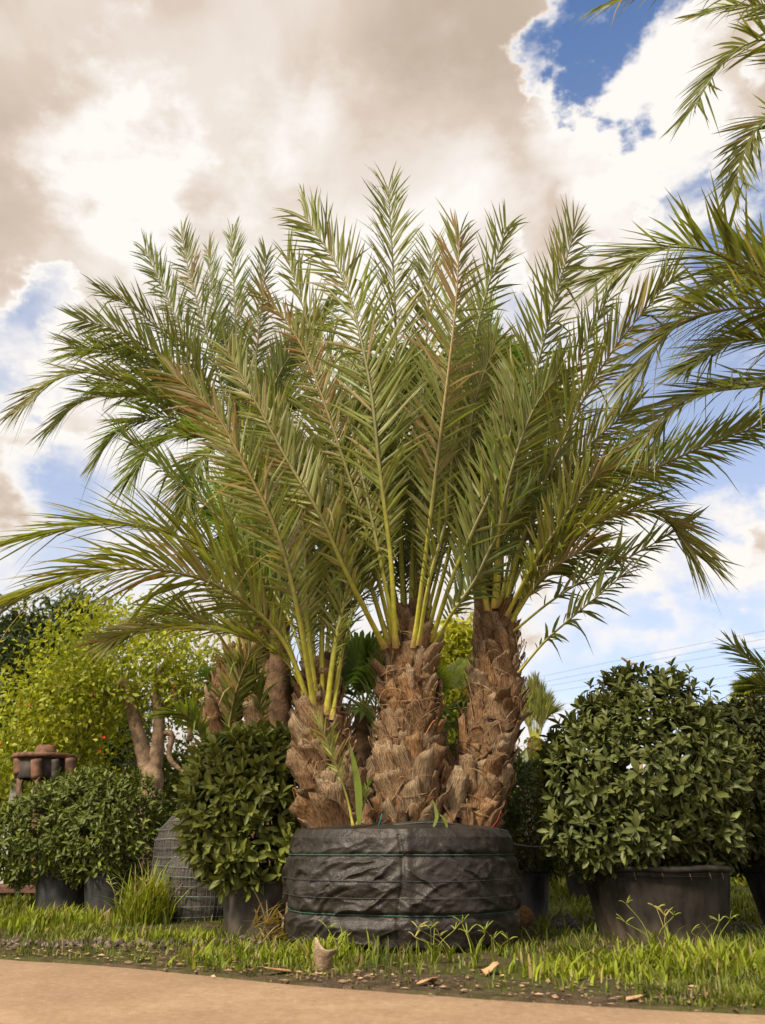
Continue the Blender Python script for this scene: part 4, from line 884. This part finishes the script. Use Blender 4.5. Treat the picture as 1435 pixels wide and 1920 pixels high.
# short one behind, left
crown_palm('short date palm behind the tall leafy shrub, frond bases still green', None,
    [base_row(412, 9.7, .48), (412, 1400, 9.7, .48), (422, 1320, 9.7, .46), (436, 1250, 9.7, .38), (442, 1215, 9.7, .2)], 32, 6, (-40, 80), (55, 80), (2.0, 2.7), .42, (.12, .13, .04), [
    (((436, 1230, 8.7), (400, 1180, 8.5), (340, 1150, 8.4), (270, 1160, 8.4), (215, 1200, 8.4)), dict(kb, droop=.3, dry=.2, L=.4)),
    (((452, 1230, 8.7), (480, 1150, 8.5), (500, 1060, 8.5), (520, 960, 8.6)), kb), (((446, 1225, 8.6), (450, 1120, 8.4), (440, 1010, 8.3), (420, 900, 8.3)), dict(kb, tint=(.14, .19, .03))),
    (((492, 1385, 8.3), (490, 1330, 8.2), (470, 1275, 8.1), (440, 1245, 8.0), (425, 1238, 8.0)), dict(kb, L=.28, n=30, rb=.016, dry=.5)),
    (((425, 1400, 8.2), (432, 1350, 8.1), (445, 1290, 8.0), (470, 1220, 8.0)), dict(kb, L=.34, n=36, rb=.018, dry=.3, tint=(.14, .13, .06))),
    (((392, 1420, 8.4), (372, 1370, 8.3), (345, 1340, 8.2), (310, 1340, 8.2)), dict(kb, L=.28, n=34, rb=.016, tint=(.13, .15, .03)))], 40, .22)
# the one whose trunk stands out of the picture on the right
pk = dict(L=.60, n=60, tint=(.105, .10, .036), wid=.036)
crown_palm('tall date palm whose fronds hang in from the right', None,
    [base_row(1900, 6.2, .5), (1840, 1300, 6.2, .5), (1760, 900, 6.2, .46), (1700, 640, 6.2, .46), (1690, 590, 6.2, .34)], 33, 8, (30, 190), (35, 80), (2.4, 3.2), .55, (.11, .11, .04), [
    (((1685, 600, 6.2), (1560, 560, 6.0), (1435, 520, 5.8), (1330, 472, 5.7), (1240, 468, 5.6), (1135, 520, 5.6)), dict(pk, tw0=22, droop=.1, L=.66)),
    (((1685, 610, 6.2), (1560, 590, 6.0), (1435, 577, 5.9), (1330, 586, 5.8), (1260, 620, 5.8), (1195, 700, 5.8)), dict(pk, tw0=-20, droop=.25, dry=.08)),
    (((1685, 620, 6.3), (1560, 690, 6.2), (1435, 722, 6.1), (1340, 735, 6.0), (1270, 760, 6.0), (1205, 825, 6.0)), dict(pk, tw0=20, L=.5)),
    (((1685, 590, 6.1), (1600, 380, 5.9), (1520, 130, 5.8), (1435, 75, 5.7), (1360, 115, 5.7), (1298, 205, 5.7)), dict(pk, tw0=-20, L=.5)),
    (((1685, 590, 6.1), (1600, 440, 6.0), (1500, 240, 5.9), (1440, 225, 5.9), (1400, 275, 5.9), (1372, 360, 5.9)), dict(pk, tw0=15, L=.42)),
    (((1685, 580, 6.0), (1600, 300, 5.8), (1500, 40, 5.7), (1400, -40, 5.6), (1280, -40, 5.5), (1140, 8, 5.5)), dict(pk, tw0=0, L=.5, droop=.4)),
    (((1685, 580, 6.1), (1620, 330, 6.0), (1530, 90, 6.0), (1440, 20, 6.0), (1380, 10, 6.0), (1310, 30, 6.0)), dict(pk, tw0=25, L=.42)),
    (((1685, 600, 6.3), (1580, 560, 6.3), (1480, 500, 6.4), (1400, 500, 6.4), (1300, 560, 6.4)), dict(pk, tw0=-25)),
    (((1685, 620, 6.3), (1580, 640, 6.4), (1480, 640, 6.5), (1380, 640, 6.5), (1290, 690, 6.5)), dict(pk, tw0=10, L=.5))], 60, .22)
# low fronds of a palm standing further right
crown_palm('low palm at the right border with dark stiff fronds', None,
    [base_row(1600, 9.5, .4), (1590, 1450, 9.5, .4), (1585, 1380, 9.5, .3)], 34, 5, (40, 170), (40, 75), (1.6, 2.2), .4, (.075, .08, .03), [
    (((1585, 1380, 9.4), (1530, 1300, 9.3), (1470, 1265, 9.2), (1420, 1248, 9.2), (1378, 1214, 9.2)), dict(L=.34, n=40, tint=(.06, .07, .03))),
    (((1585, 1385, 9.4), (1530, 1340, 9.3), (1480, 1310, 9.2), (1440, 1290, 9.2), (1408, 1280, 9.2)), dict(L=.34, n=36, tint=(.07, .075, .03)))], 20, .2)
# young pruned palm in the distance, fronds tied upright
YD = 21
crown_palm('small distant palm with its fronds bunched upright, behind the right trunk', None,
    [base_row(1000, YD, .55), (1002, 1470, YD, .55), (1003, 1420, YD, .52), (1004, 1385, YD, .40)], 35, 0, (0, 360), (60, 80), (1, 2), .4, (.2, .18, .07),
    [(((1003 + i * 1.2, 1392, YD), (1003 + i * 3.2, 1350, YD), (1004 + i * 5.4 + (-1)**i * 2, 1280 + abs(i) * 9, YD)), dict(L=.5, n=26, wid=.05, rb=.03, ang=(22, 8), pet=.35, tint=(.22, .19, .07))) for i in range(-5, 7)], 16, .3)

# ---- fan palms
def fan(root, c, tipdir, up, r, seed, tint, n=26, pet=.5):
    g = np.random.default_rng(seed); d = unit(tipdir); u = unit(np.asarray(up) - (np.asarray(up) @ d) * d); s = np.cross(d, u)
    c = np.asarray(c, float); hubp = c + d * pet; mb = MB(); Vt, Ft = tube(spline([c, c + d * pet * .5 + V3(0, 0, .03), hubp], 8), np.linspace(.018, .010, 8), 6); mb.add(Vt, Ft, (.22, .24, .05))
    st = mb.build('fan_leaf', M_RACHIS, root); m2 = MB(); th = np.linspace(-2.1, 2.1, n)
    for i, t in enumerate(th):
        e = d * math.cos(t) + s * math.sin(t); l = r * (.72 + .28 * math.cos(t)) * g.uniform(.92, 1.05); w = r * .075
        q = np.array([0, .45, .75, 1.0]); ww = w * np.array([.15, 1, .6, .04]); dr = np.array([0, 0, .04, .16 + .1 * g.random()]) * l
        C = hubp + np.outer(q * l, e) - np.outer(dr, [0, 0, 1]); pe = unit(np.cross(e, u)); A = C + np.outer(ww, pe) + np.outer(ww * .5, u); B = C - np.outer(ww, pe) + np.outer(ww * .5, u)
        V = np.stack([A, C, B], 1).reshape(-1, 3); f = np.arange(3)[:, None] * 3 + np.arange(2); m2.add(V, np.stack([f, f + 1, f + 4, f + 3], -1).reshape(-1, 4), np.asarray(tint) * g.uniform(.75, 1.25))
    so = m2.build('segments', M_FROND, st); so['kind'] = 'stuff'
def fan_palm(label, rows, seed, tint, nf=16, r=.7, lit=(-30, 85), pet=.55, azr=(0, 360)):
    A = axis_of(rows); f = A[0, :3].copy(); f[2] = 0; T = thing('fan_palm', label, 'palm', f); shaft(T, rows, seed); g = np.random.default_rng(seed); c = A[-1, :3]
    for i in range(nf):
        az = math.radians(azr[0] + (azr[1] - azr[0]) * (i + .6 * g.random()) / nf); e = math.radians(lit[0] + (lit[1] - lit[0]) * ((i * 7) % nf) / nf)
        d = V3(math.sin(az) * math.cos(e), math.cos(az) * math.cos(e), math.sin(e)); fan(T, c, d, V3(-math.sin(az) * math.sin(e), -math.cos(az) * math.sin(e), math.cos(e)), r * g.uniform(.8, 1.15), seed * 40 + i, np.asarray(tint) * g.uniform(.8, 1.2), pet=pet * g.uniform(.7, 1.2))
    return T
fan_palm('slim tall fan palm with a dark trunk directly behind the middle crown', [base_row(790, 9.4, .26), (792, 1250, 9.4, .23), (790, 1050, 9.4, .22), (786, 860, 9.4, .22), (786, 800, 9.4, .16)], 41, (.07, .11, .025), 18, .75)
fan_palm('fan palm with bright green leaves behind the right crown', [base_row(905, 9.8, .26), (905, 1150, 9.8, .22), (905, 860, 9.8, .22), (908, 760, 9.8, .14)], 42, (.09, .17, .025), 16, .8)
fan_palm('fan palm with fresh green leaves behind the left crown', [base_row(525, 9.2, .26), (525, 1200, 9.2, .24), (522, 1020, 9.2, .2), (520, 960, 9.2, .14)], 43, (.10, .20, .02), 16, .72)
fan_palm('low fan palm between the left and middle trunks', [base_row(680, 9.6, .3), (680, 1420, 9.6, .3), (684, 1330, 9.6, .2)], 44, (.10, .16, .04), 11, .65)
fan_palm('low yellow-tinted fan palm between the middle and right trunks', [base_row(822, 10.5, .3), (820, 1420, 10.5, .3), (818, 1345, 10.5, .2)], 45, (.26, .31, .045), 9, .5)  # yellow light in the gap is put into the brightened leaf tint
fan_palm('small far fan palm beside the yellow-green bush', [base_row(1414, 19, .3), (1412, 1420, 19, .28), (1411, 1325, 19, .22), (1410, 1305, 19, .2)], 46, (.20, .22, .05), 18, .45, (0, 85), .2)
fan_palm('low shaggy fan palm behind the short date palm', [base_row(520, 10.8, .35), (518, 1420, 10.8, .35), (515, 1340, 10.8, .2)], 47, (.07, .12, .03), 14, .7)
# pale agave far behind the right trunk
c = at(985, 1470, 15); c[2] = 0; AG = thing('agave', 'pale green agave with broad pointed leaves behind the right trunk', 'plant', c); g = np.random.default_rng(9)
cc0 = at(985, 1475, 15)
Vt, Ft = tube(np.array([c, cc0]), .12, 10); obj('stem', mesh('stem', Vt, Ft, M_BARK, np.tile((.2, .17, .1), (len(Vt), 1))), AG)
for i in range(18):
    az = i * 2.4; e = math.radians(g.uniform(15, 75)); d = V3(math.sin(az) * math.cos(e), math.cos(az) * math.cos(e), math.sin(e)); l = g.uniform(.6, .9); q = np.linspace(0, 1, 7); P = cc0 + np.outer(q * l, d) - np.outer(q**2 * .15, [0, 0, 1]); s = unit(np.cross(d, [0, 0, 1])); w = .075 * np.array([.7, .9, 1, .9, .7, .4, .03]); up = np.cross(s, d)
    V = np.stack([P + np.outer(w, s) + np.outer(w * .4, up), P, P - np.outer(w, s) + np.outer(w * .4, up)], 1).reshape(-1, 3); f = np.arange(6)[:, None] * 3 + np.arange(2)
    obj('leaf', mesh('leaf', V, np.stack([f, f + 1, f + 4, f + 3], -1).reshape(-1, 4), M_SHRUB, np.tile(np.array([.24, .28, .14]) * g.uniform(.8, 1.15), (len(V), 1))), AG)

# ------------------------------------------------------------------ pole and power lines
c = at(1180, 1260, 24); c[2] = 0; UP = thing('wooden_pole', 'slim wooden pole with stub arms rising behind the big round shrub', 'pole', c)
tp = at(1179, 1238, 24); Vt, Ft = tube(np.linspace(c, tp, 10), np.linspace(.09, .065, 10), 12); obj('shaft', mesh('shaft', Vt, Ft, M_WOOD, np.tile((.42, .30, .19), (len(Vt), 1))), UP)
for p0, p1, r in (((1179, 1243), (1166, 1233), .035), ((1182, 1244), (1196, 1244), .03), ((1182, 1256), (1192, 1255), .02)):
    Vt, Ft = tube(np.linspace(at(*p0, 24), at(*p1, 23.9), 4), r, 8); obj('arm', mesh('arm', Vt, Ft, M_WOOD, np.tile((.25, .18, .12), (len(Vt), 1))), UP)
for k, (x0, y0, x1, y1) in enumerate(((1130, 1244, 1435, 1182), (1194, 1244, 1435, 1197), (1194, 1256, 1435, 1213), (1290, 1256, 1435, 1233), (1330, 1275, 1435, 1258), (1347, 1287, 1435, 1274))):
    sl = (y1 - y0) / (x1 - x0); xs_ = np.linspace(900, 1600, 12); Q = np.array([at(x, y0 + (x - x0) * sl + 2 * ((x - 1250) / 350)**2, 110 - (x - 900) / 700 * 45) for x in xs_]); Vt, Ft = tube(Q, .015, 5)
    o = obj('power_line', mesh('power_line', Vt, Ft, M_WIRE, np.tile((.10, .09, .10), (len(Vt), 1)))); tag(o, 'thin overhead power line, number %s from the top, above the big round shrub' % ['one', 'two', 'three', 'four', 'five', 'six'][k], 'power line', 'power lines')

# ------------------------------------------------------------------ debris
def chunk(name, label, px, py, size, seed, col, rz, tilt=0., cat='wood chip', group='palm chips on the verge', v=0):
    p = ground_at(px, py); p[2] = float(verge_h(p[0], p[1])) + .01
    Mx = Matrix.Translation(Vector(p)) @ Matrix.Rotation(rz, 4, 'Z') @ Matrix.Rotation(tilt, 4, 'X') @ Matrix.Diagonal((size[0] * .7, size[1] * .7, size[2] * .7, 1))
    b = BOOTS[v]; V = np.array([q.co for q in b.vertices]); F = np.array([q.vertices[:] for q in b.polygons]); c = np.array([d.color[:3] for d in b.color_attributes['Col'].data])
    c = np.asarray(col) * (c / c.mean()) ** .5
    o = obj(name, mesh(name, V, F, M_WOOD, np.clip(c, 0, .8)), None, Mx); return tag(o, label, cat, group)
p = ground_at(602, 1822); p[2] = float(verge_h(p[0], p[1])) - .015; nu, nv = 12, 15      # a curled trough, open to the back
U, A = np.meshgrid(np.linspace(0, 1, nu), np.linspace(-1.45, 1.45, nv), indexing='ij'); rad = .085 * (1 + .25 * U) * (1 + .10 * np.sin(A * 2 + 1)); hh = .225 * U * (1 - .16 * U * (A + .2) - .10 * U * np.cos(A * 3)); lip = .045 * np.clip(U - .75, 0, 1)**1.2 * 4 * np.clip(A, 0, 1)
shell = [np.stack([np.sin(A) * (rad + t + lip), -np.cos(A) * (rad + t + lip) * .8, hh], -1).reshape(-1, 3) for t in (0, -.014)]; n_ = nu * nv; F1 = grid_faces(nu, nv)
ring = np.array([i * nv for i in range(nu)] + [(nu - 1) * nv + j for j in range(1, nv)] + [i * nv + nv - 1 for i in range(nu - 2, -1, -1)]); F3 = np.stack([ring[:-1], ring[1:], ring[1:] + n_, ring[:-1] + n_], -1)
cc_ = np.array([.24, .165, .105]) * (.6 + .8 * fbm(A * 2, U * 5, 6))[..., None]; cc_ = cc_ + (np.array([.46, .36, .24]) - cc_) * np.clip((U - .78) * 4, 0, 1)[..., None]
o = obj('cut_leaf_base', mesh('cut_leaf_base', np.vstack(shell), [F1, F1[:, ::-1] + n_, F3], M_WOOD, np.vstack([cc_.reshape(-1, 3), cc_.reshape(-1, 3) * .7])), None, Matrix.Translation(Vector(p)) @ Matrix.Rotation(.25, 4, 'Z') @ Matrix.Rotation(.10, 4, 'Y') @ Matrix.Diagonal((.62, .62, .62, 1)))
tag(o, 'upright cut palm leaf base with a curled pale top in the verge grass', 'leaf base')
chunk('wood_chip', 'long pale splinter of palm wood beside the upright leaf base', 540, 1828, (.10, .06, .26), 2, (.34, .26, .175), -.9, 1.45, v=3)
chunk('wood_chip', 'blocky pale chip of palm wood right in front of the root ball', 905, 1833, (.16, .10, .12), 3, (.42, .31, .21), 1.7, 1.35, v=4)
chunk('wood_chip', 'whitish curled chip by the track edge in front of the root ball', 797, 1850, (.12, .10, .12), 4, (.38, .30, .21), .6, 1.4, v=5)
chunk('wood_chip', 'small pale chip at the track edge in front of the wide tub', 1176, 1880, (.07, .06, .10), 5, (.36, .27, .19), 1.2, 1.4, v=6)
chunk('wood_chip', 'thin brown splinter leaning on the wrapped root ball', 648, 1790, (.05, .05, .22), 6, (.20, .12, .08), .4, -.25, v=7)
# straw-coloured dead leaf heap left of the root ball
p = ground_at(520, 1770); mb = MB(); g = np.random.default_rng(77)
for i in range(60):
    b = p + V3(g.normal(0, .09), g.normal(0, .07), .02 + .12 * g.random()); d = unit(V3(g.normal(), g.normal() * .5, g.normal(.1, .4))); P = spline([b, b + d * .12 + V3(0, 0, .03), b + d * g.uniform(.18, .3)], 6); w = .008 * np.array([.5, 1, 1, .8, .5, .1]); s = unit(np.cross(d, [0, .3, 1]))
    mb.add(np.concatenate([P + np.outer(w, s), P - np.outer(w, s)]), np.array([[k, k + 1, 7 + k, 6 + k] for k in range(5)]), np.array([.42, .32, .16]) * g.uniform(.6, 1.1))
o = mb.build('dry_leaf_heap', M_GRASS); tag(o, 'heap of straw-coloured dry palm leaf at the left foot of the root ball', 'dry leaves'); o['kind'] = 'stuff'
# brown husk right of the ball
p = ground_at(982, 1752); Vt, Ft = lathe([(0, 0), (.06, .01), (.10, .06), (.105, .10), (.08, .15), (.04, .175), (0, .18)], 24, (0, 0, 0)); Vt = Vt * (1 + .15 * (fbm(Vt[:, 0] * 20 + 3, Vt[:, 2] * 20, 3) - .5))[:, None]
husk = obj('brown_husk', mesh('brown_husk', Vt, Ft, M_WOOD, np.array([.22, .12, .05]) * (.4 + 1.2 * fbm(Vt[:, 0] * 30, Vt[:, 2] * 30, 8))[:, None]), None, Matrix.Translation(Vector((p[0], p[1] + .1, .03)))); tag(husk, 'round brown husk lying beside the root ball, in front of the small pot', 'husk')
# irrigation pipe
Q = spline([at(945, 1578, 6.75), at(960, 1582, 6.9), at(1000, 1588, 7.3), at(1050, 1588, 7.7), at(1100, 1590, 8.1)], 30); Vt, Ft = tube(Q, .008, 6); o = obj('irrigation_pipe', mesh('irrigation_pipe', Vt, Ft, M_POT, np.tile((.06, .055, .05), (len(Vt), 1)))); tag(o, 'thin dark irrigation pipe running from the root ball to the small pot', 'pipe')
# dark gravel patches
def gravel(px, py, rx, ry, n, seed, label, col=(.12, .115, .115)):
    g = np.random.default_rng(seed); c = ground_at(px, py); mb = MB(); V0 = unit(np.array([[1, 0, 0], [-1, 0, 0], [0, 1, 0], [0, -1, 0], [0, 0, 1], [0, 0, -1], [.6, .6, .6], [-.6, .6, .5], [.6, -.6, .5], [-.6, -.6, .6]], float)); F0 = np.array([[0, 6, 8], [0, 2, 6], [2, 7, 6], [1, 7, 2], [1, 9, 7], [3, 9, 1], [3, 8, 9], [0, 8, 3], [4, 8, 6], [4, 6, 7], [4, 7, 9], [4, 9, 8]])
    for i in range(n):
        x, y = g.normal(0, .45, 2); s = g.uniform(.012, .034); q = V3(c[0] + x * rx, c[1] + y * ry, 0); q[2] = float(verge_h(q[0], q[1])) + s * .3
        mb.add((V0 * s * g.uniform(.7, 1.2, (1, 3))) @ rotz(g.uniform(0, 6)).T + q, F0, np.asarray(col) * g.uniform(.4, 1.5))
    o = mb.build('gravel', M_BARK, None, False); tag(o, label, 'gravel'); o['kind'] = 'stuff'
gravel(1065, 1735, .9, .55, 900, 1, 'dark grey gravel patch between the root ball and the wide tub'); gravel(1400, 1752, .8, .5, 700, 2, 'dark grey gravel patch right of the wide tub'); gravel(90, 1775, 1.5, .30, 320, 3, 'broken grey rubble at the verge edge in front of the far left shrubs', (.13, .10, .08))

# ------------------------------------------------------------------ grass
POTS = [(RB[0], RB[1], .86)] + [(o.matrix_basis.translation.x, o.matrix_basis.translation.y, r) for o, r in ((S1, .46), (S2, .34), (S3, .17), (S4, .22), (S5, .27), (B1, .26), (B2, .26))]
def blades(n, xr, yr, hr, seed, dens, wid=(.0035, .007), cols=((.065, .095, .012), (.20, .235, .028)), tan=.12, clump=0):
    g = np.random.default_rng(seed); nt = max(12, n * 3 // 16); q_ = g.integers(nt, size=n * 3); tx = g.uniform(*xr, nt); ty = g.uniform(*yr, nt); sp = np.clip(g.gamma(2, .028, nt), .012, .16)   # tufts
    ox, oy = g.normal(0, 1, n * 3) * sp[q_], g.normal(0, 1, n * 3) * sp[q_]; x = tx[q_] + ox; t = np.maximum(ty[q_] + oy, .0); y = edge_y(x) + t; th_ = g.uniform(.55, 1.5, nt)[q_]; tc_ = g.normal(0, .22, nt)[q_]
    k = (np.abs(x) < (.50 * y + .4)) & (g.random(n * 3) < dens(x, y, t))
    for px, py, r in POTS: k &= (x - px)**2 + (y - py)**2 > r * r
    x, y, ox, oy, th_, tc_ = (a_[k][:n] for a_ in (x, y, ox, oy, th_, tc_)); m = len(x); z = verge_h(x, y) - .004
    hmod = .55 + .9 * fbm(x * 1.7 + 9, y * 1.7, 73); h = g.uniform(*hr, m) * hmod * th_ * np.clip((y - edge_y(x)) / .25 + .45, .3, 1)
    az = np.arctan2(oy, ox) + g.normal(0, 1.0, m); ln = h * np.abs(g.normal(.4, .45, m)); w = g.uniform(*wid, m) * (1 + y / 30)
    d = np.stack([np.cos(az), np.sin(az), 0 * az], -1); s = np.stack([-np.sin(az), np.cos(az), 0 * az], -1); b = np.stack([x, y, z], -1)
    st = np.array([0, .4, .75, 1.0]); C = b[:, None] + d[:, None] * (ln[:, None] * st**2)[..., None] + V3(0, 0, 1) * (h[:, None] * (st - .18 * st**3))[..., None]
    ww = w[:, None] * np.array([1, .9, .6, .05]); V = np.stack([C + s[:, None] * ww[..., None], C - s[:, None] * ww[..., None]], 2).reshape(-1, 3)
    f = np.arange(m)[:, None] * 8 + np.arange(3)[None] * 2; F = np.stack([f, f + 1, f + 3, f + 2], -1).reshape(-1, 4)
    q = np.clip(fbm(x * 2.3, y * 2.3, 91) * 1.5 - .25 + tc_ + g.normal(0, .14, m), 0, 1)[:, None]; c = np.asarray(cols[0]) * (1 - q) + np.asarray(cols[1]) * q
    dr = g.random(m) < tan; c[dr] = np.array([.36, .28, .12]) * g.uniform(.6, 1.1, (dr.sum(), 1))
    return V, F, np.repeat(c, 8, 0)
def dmap(x, y, t):
    n = fbm(x * 1.25 + 5, y * 1.25, 71); d = np.clip((n - .42) * 5, .16, 1) * np.clip(t / .05, .2, 1)
    d = d * np.where((x > -.95) & (x < 1.15) & (y < 6.4), .38, 1)                          # trampled soil before the ball
    d = d * np.where((x > .9) & (x < 2.3) & (y > 6.2) & (y < 8.6), .30, 1)                # bare dirt beside the ball
    d = d * np.where((x < -2.2) & (t < .45), .25, 1)                                       # rubble strip at the far left
    d = d * np.where((x > -2.1) & (x < -.7) & (y > 6.6) & (y < 9.2), .45, 1)               # thin before the pot and the bales
    return d
mb = MB()
mb.add(*blades(30000, (-5, 4.5), (.0, 3.2), (.018, .06), 1, dmap, (.0022, .0048))); mb.add(*blades(6000, (-5, 4.5), (.0, 3.2), (.05, .13), 4, dmap, (.0022, .0048))); mb.add(*blades(26000, (-9, 8), (3.0, 9), (.04, .13), 2, dmap, (.005, .010))); mb.add(*blades(14000, (-16, 16), (8.5, 26), (.1, .25), 3, lambda x, y, t: .8 + 0 * x, (.012, .022)))
def at_px(px, py, r, n, h, seed):
    c = ground_at(px, py); return blades(n, (c[0] - r, c[0] + r), (max(.02, c[1] - float(edge_y(c[0])) - r), c[1] - float(edge_y(c[0])) + r), h, seed, lambda x, y, t: np.exp(-((x - c[0])**2 + (y - c[1])**2) / (r * r * .35)), (.004, .009), ((.15, .20, .014), (.30, .35, .03)))
for q in ((268, 1735, .27, 620, (.12, .40), 11), (310, 1770, .4, 600, (.04, .12), 12), (1250, 1832, .4, 550, (.05, .13), 13), (1330, 1832, .5, 800, (.05, .14), 14), (450, 1805, .5, 600, (.04, .10), 15), (1100, 1830, .5, 700, (.04, .12), 16), (570, 1805, .4, 600, (.05, .13), 17), (1420, 1835, .5, 700, (.05, .13), 18), (60, 1740, .8, 1000, (.06, .16), 19)): mb.add(*at_px(*q))
o = mb.build('grass', M_GRASS); tag(o, 'bright green rough grass on the verge and beyond', 'grass'); o['kind'] = 'stuff'
# dead leaf litter
g = np.random.default_rng(12); mb = MB()
for i in range(1600):
    x = g.uniform(-4, 4); t = abs(g.normal(0, .45)) + .01 - .14 * (g.random() < .25); y = float(edge_y(x)) + t; z = float(verge_h(x, y)) + .006 if t > 0 else .004; s = g.uniform(.008, .03); a_ = g.uniform(0, 6); M3 = rotz(a_) @ rotx(g.normal(0, .35))
    mb.add(np.array([[-1, 0, 0], [0, -.35, .15], [1, 0, .05], [0, .35, .15]]) * s @ M3.T + V3(x, y, z + s * .2), [[0, 1, 2], [0, 2, 3]], np.array([.30, .20, .12]) * g.uniform(.3, 1.6))
for i in range(220):
    x = g.uniform(-2.5, 2.5); y = float(edge_y(x)) - abs(g.normal(0, .6)) - .03; s = g.uniform(.003, .010) * (2.2 if i % 12 == 0 else 1); mb.add(np.array([[-1, 0, 0], [0, -.25, .1], [1, 0, .0], [0, .25, .1]]) * s @ rotz(g.uniform(0, 6)).T + V3(x, y, .014), [[0, 1, 2], [0, 2, 3]], np.array([.12, .07, .04]) * g.uniform(.5, 1.5))
o = mb.build('leaf_litter', M_WOOD); tag(o, 'brown chips and dead leaf bits scattered along the verge', 'leaf litter'); o['kind'] = 'stuff'
# tall weeds with finger-like seed heads
WE = ((500, 1745, .36, 'tall seeding grass weed before the grey-black pot'), (478, 1752, .26, 'bent dry grass weed leaning on the grey-black pot'), (815, 1812, .30, 'thin seeding weed before the middle of the root ball'), (845, 1812, .27, 'leafy weed stalk before the root ball, right of its seam'), (893, 1822, .36, 'tall upright weed clump before the right half of the root ball'), (1230, 1792, .34, 'forked seed-head weed in front of the wide tub'), (1258, 1795, .38, 'taller dry seed-head weed in front of the wide tub'), (1335, 1800, .30, 'arching weed at the right of the wide tub'), (215, 1735, .42, 'drooping seed-head weed before the two left black pots'), (240, 1740, .5, 'big drooping weed beside the caged bales'), (940, 1800, .2, 'short weed tuft at the right foot of the root ball'), (635, 1812, .22, 'weed tuft right of the upright leaf base'))
for k, (px, py, h, lab) in enumerate(WE):
    g = np.random.default_rng(500 + k); p = ground_at(px, py); p[2] = float(verge_h(p[0], p[1])); h = h * .8; T = thing('weed', lab, 'weed', p, None); gr = np.array([.20, .24, .03]) if k % 3 else np.array([.30, .27, .07])
    for j in range(3):
        l = h * g.uniform(.75, 1.1) * (1 if j == 0 else .75); dx = g.normal(0, .10); dy = g.normal(0, .08); b = p + V3(g.normal(0, .015), g.normal(0, .015), 0); t = b + V3(dx, dy, l); P = spline([b, b + V3(dx * .25, dy * .25, l * .55), t], 10); mb = MB(); Vt, Ft = tube(P, np.linspace(.0035, .0015, 10), 5); mb.add(Vt, Ft, gr * g.uniform(.8, 1.2)); st = mb.build('stalk', M_RACHIS, T); m2 = MB()
        for q in range(4):
            a_ = g.uniform(0, 6.28); e = V3(math.cos(a_) * .8, math.sin(a_) * .5, g.uniform(.3, .9)); P2 = spline([t, t + e * .04, t + e * .075 - V3(0, 0, .012)], 6); Vt, Ft = tube(P2, np.array([.0015, .0028, .003, .003, .0025, .001]), 5); m2.add(Vt, Ft, gr * 1.1)
        so = m2.build('seed_head', M_RACHIS, st); so['kind'] = 'stuff'
    m2 = MB()
    for q in range(14):
        a_ = g.uniform(0, 6.28); l = h * g.uniform(.35, .8); e = V3(math.cos(a_), math.sin(a_), 0); s = V3(-e[1], e[0], 0); u = np.array([0, .35, .7, 1.0]); C = p + np.outer(u**1.6 * l * g.uniform(.2, .7), e) + np.outer(l * (u - .3 * u**3), [0, 0, 1]); w = .006 * np.array([.8, 1, .7, .05]); m2.add(np.concatenate([C + np.outer(w, s), C - np.outer(w, s)]), np.array([[i, i + 1, 5 + i, 4 + i] for i in range(3)]), np.array([.19, .24, .025]) * g.uniform(.7, 1.3))
    so = m2.build('blades', M_GRASS, T); so['kind'] = 'stuff'
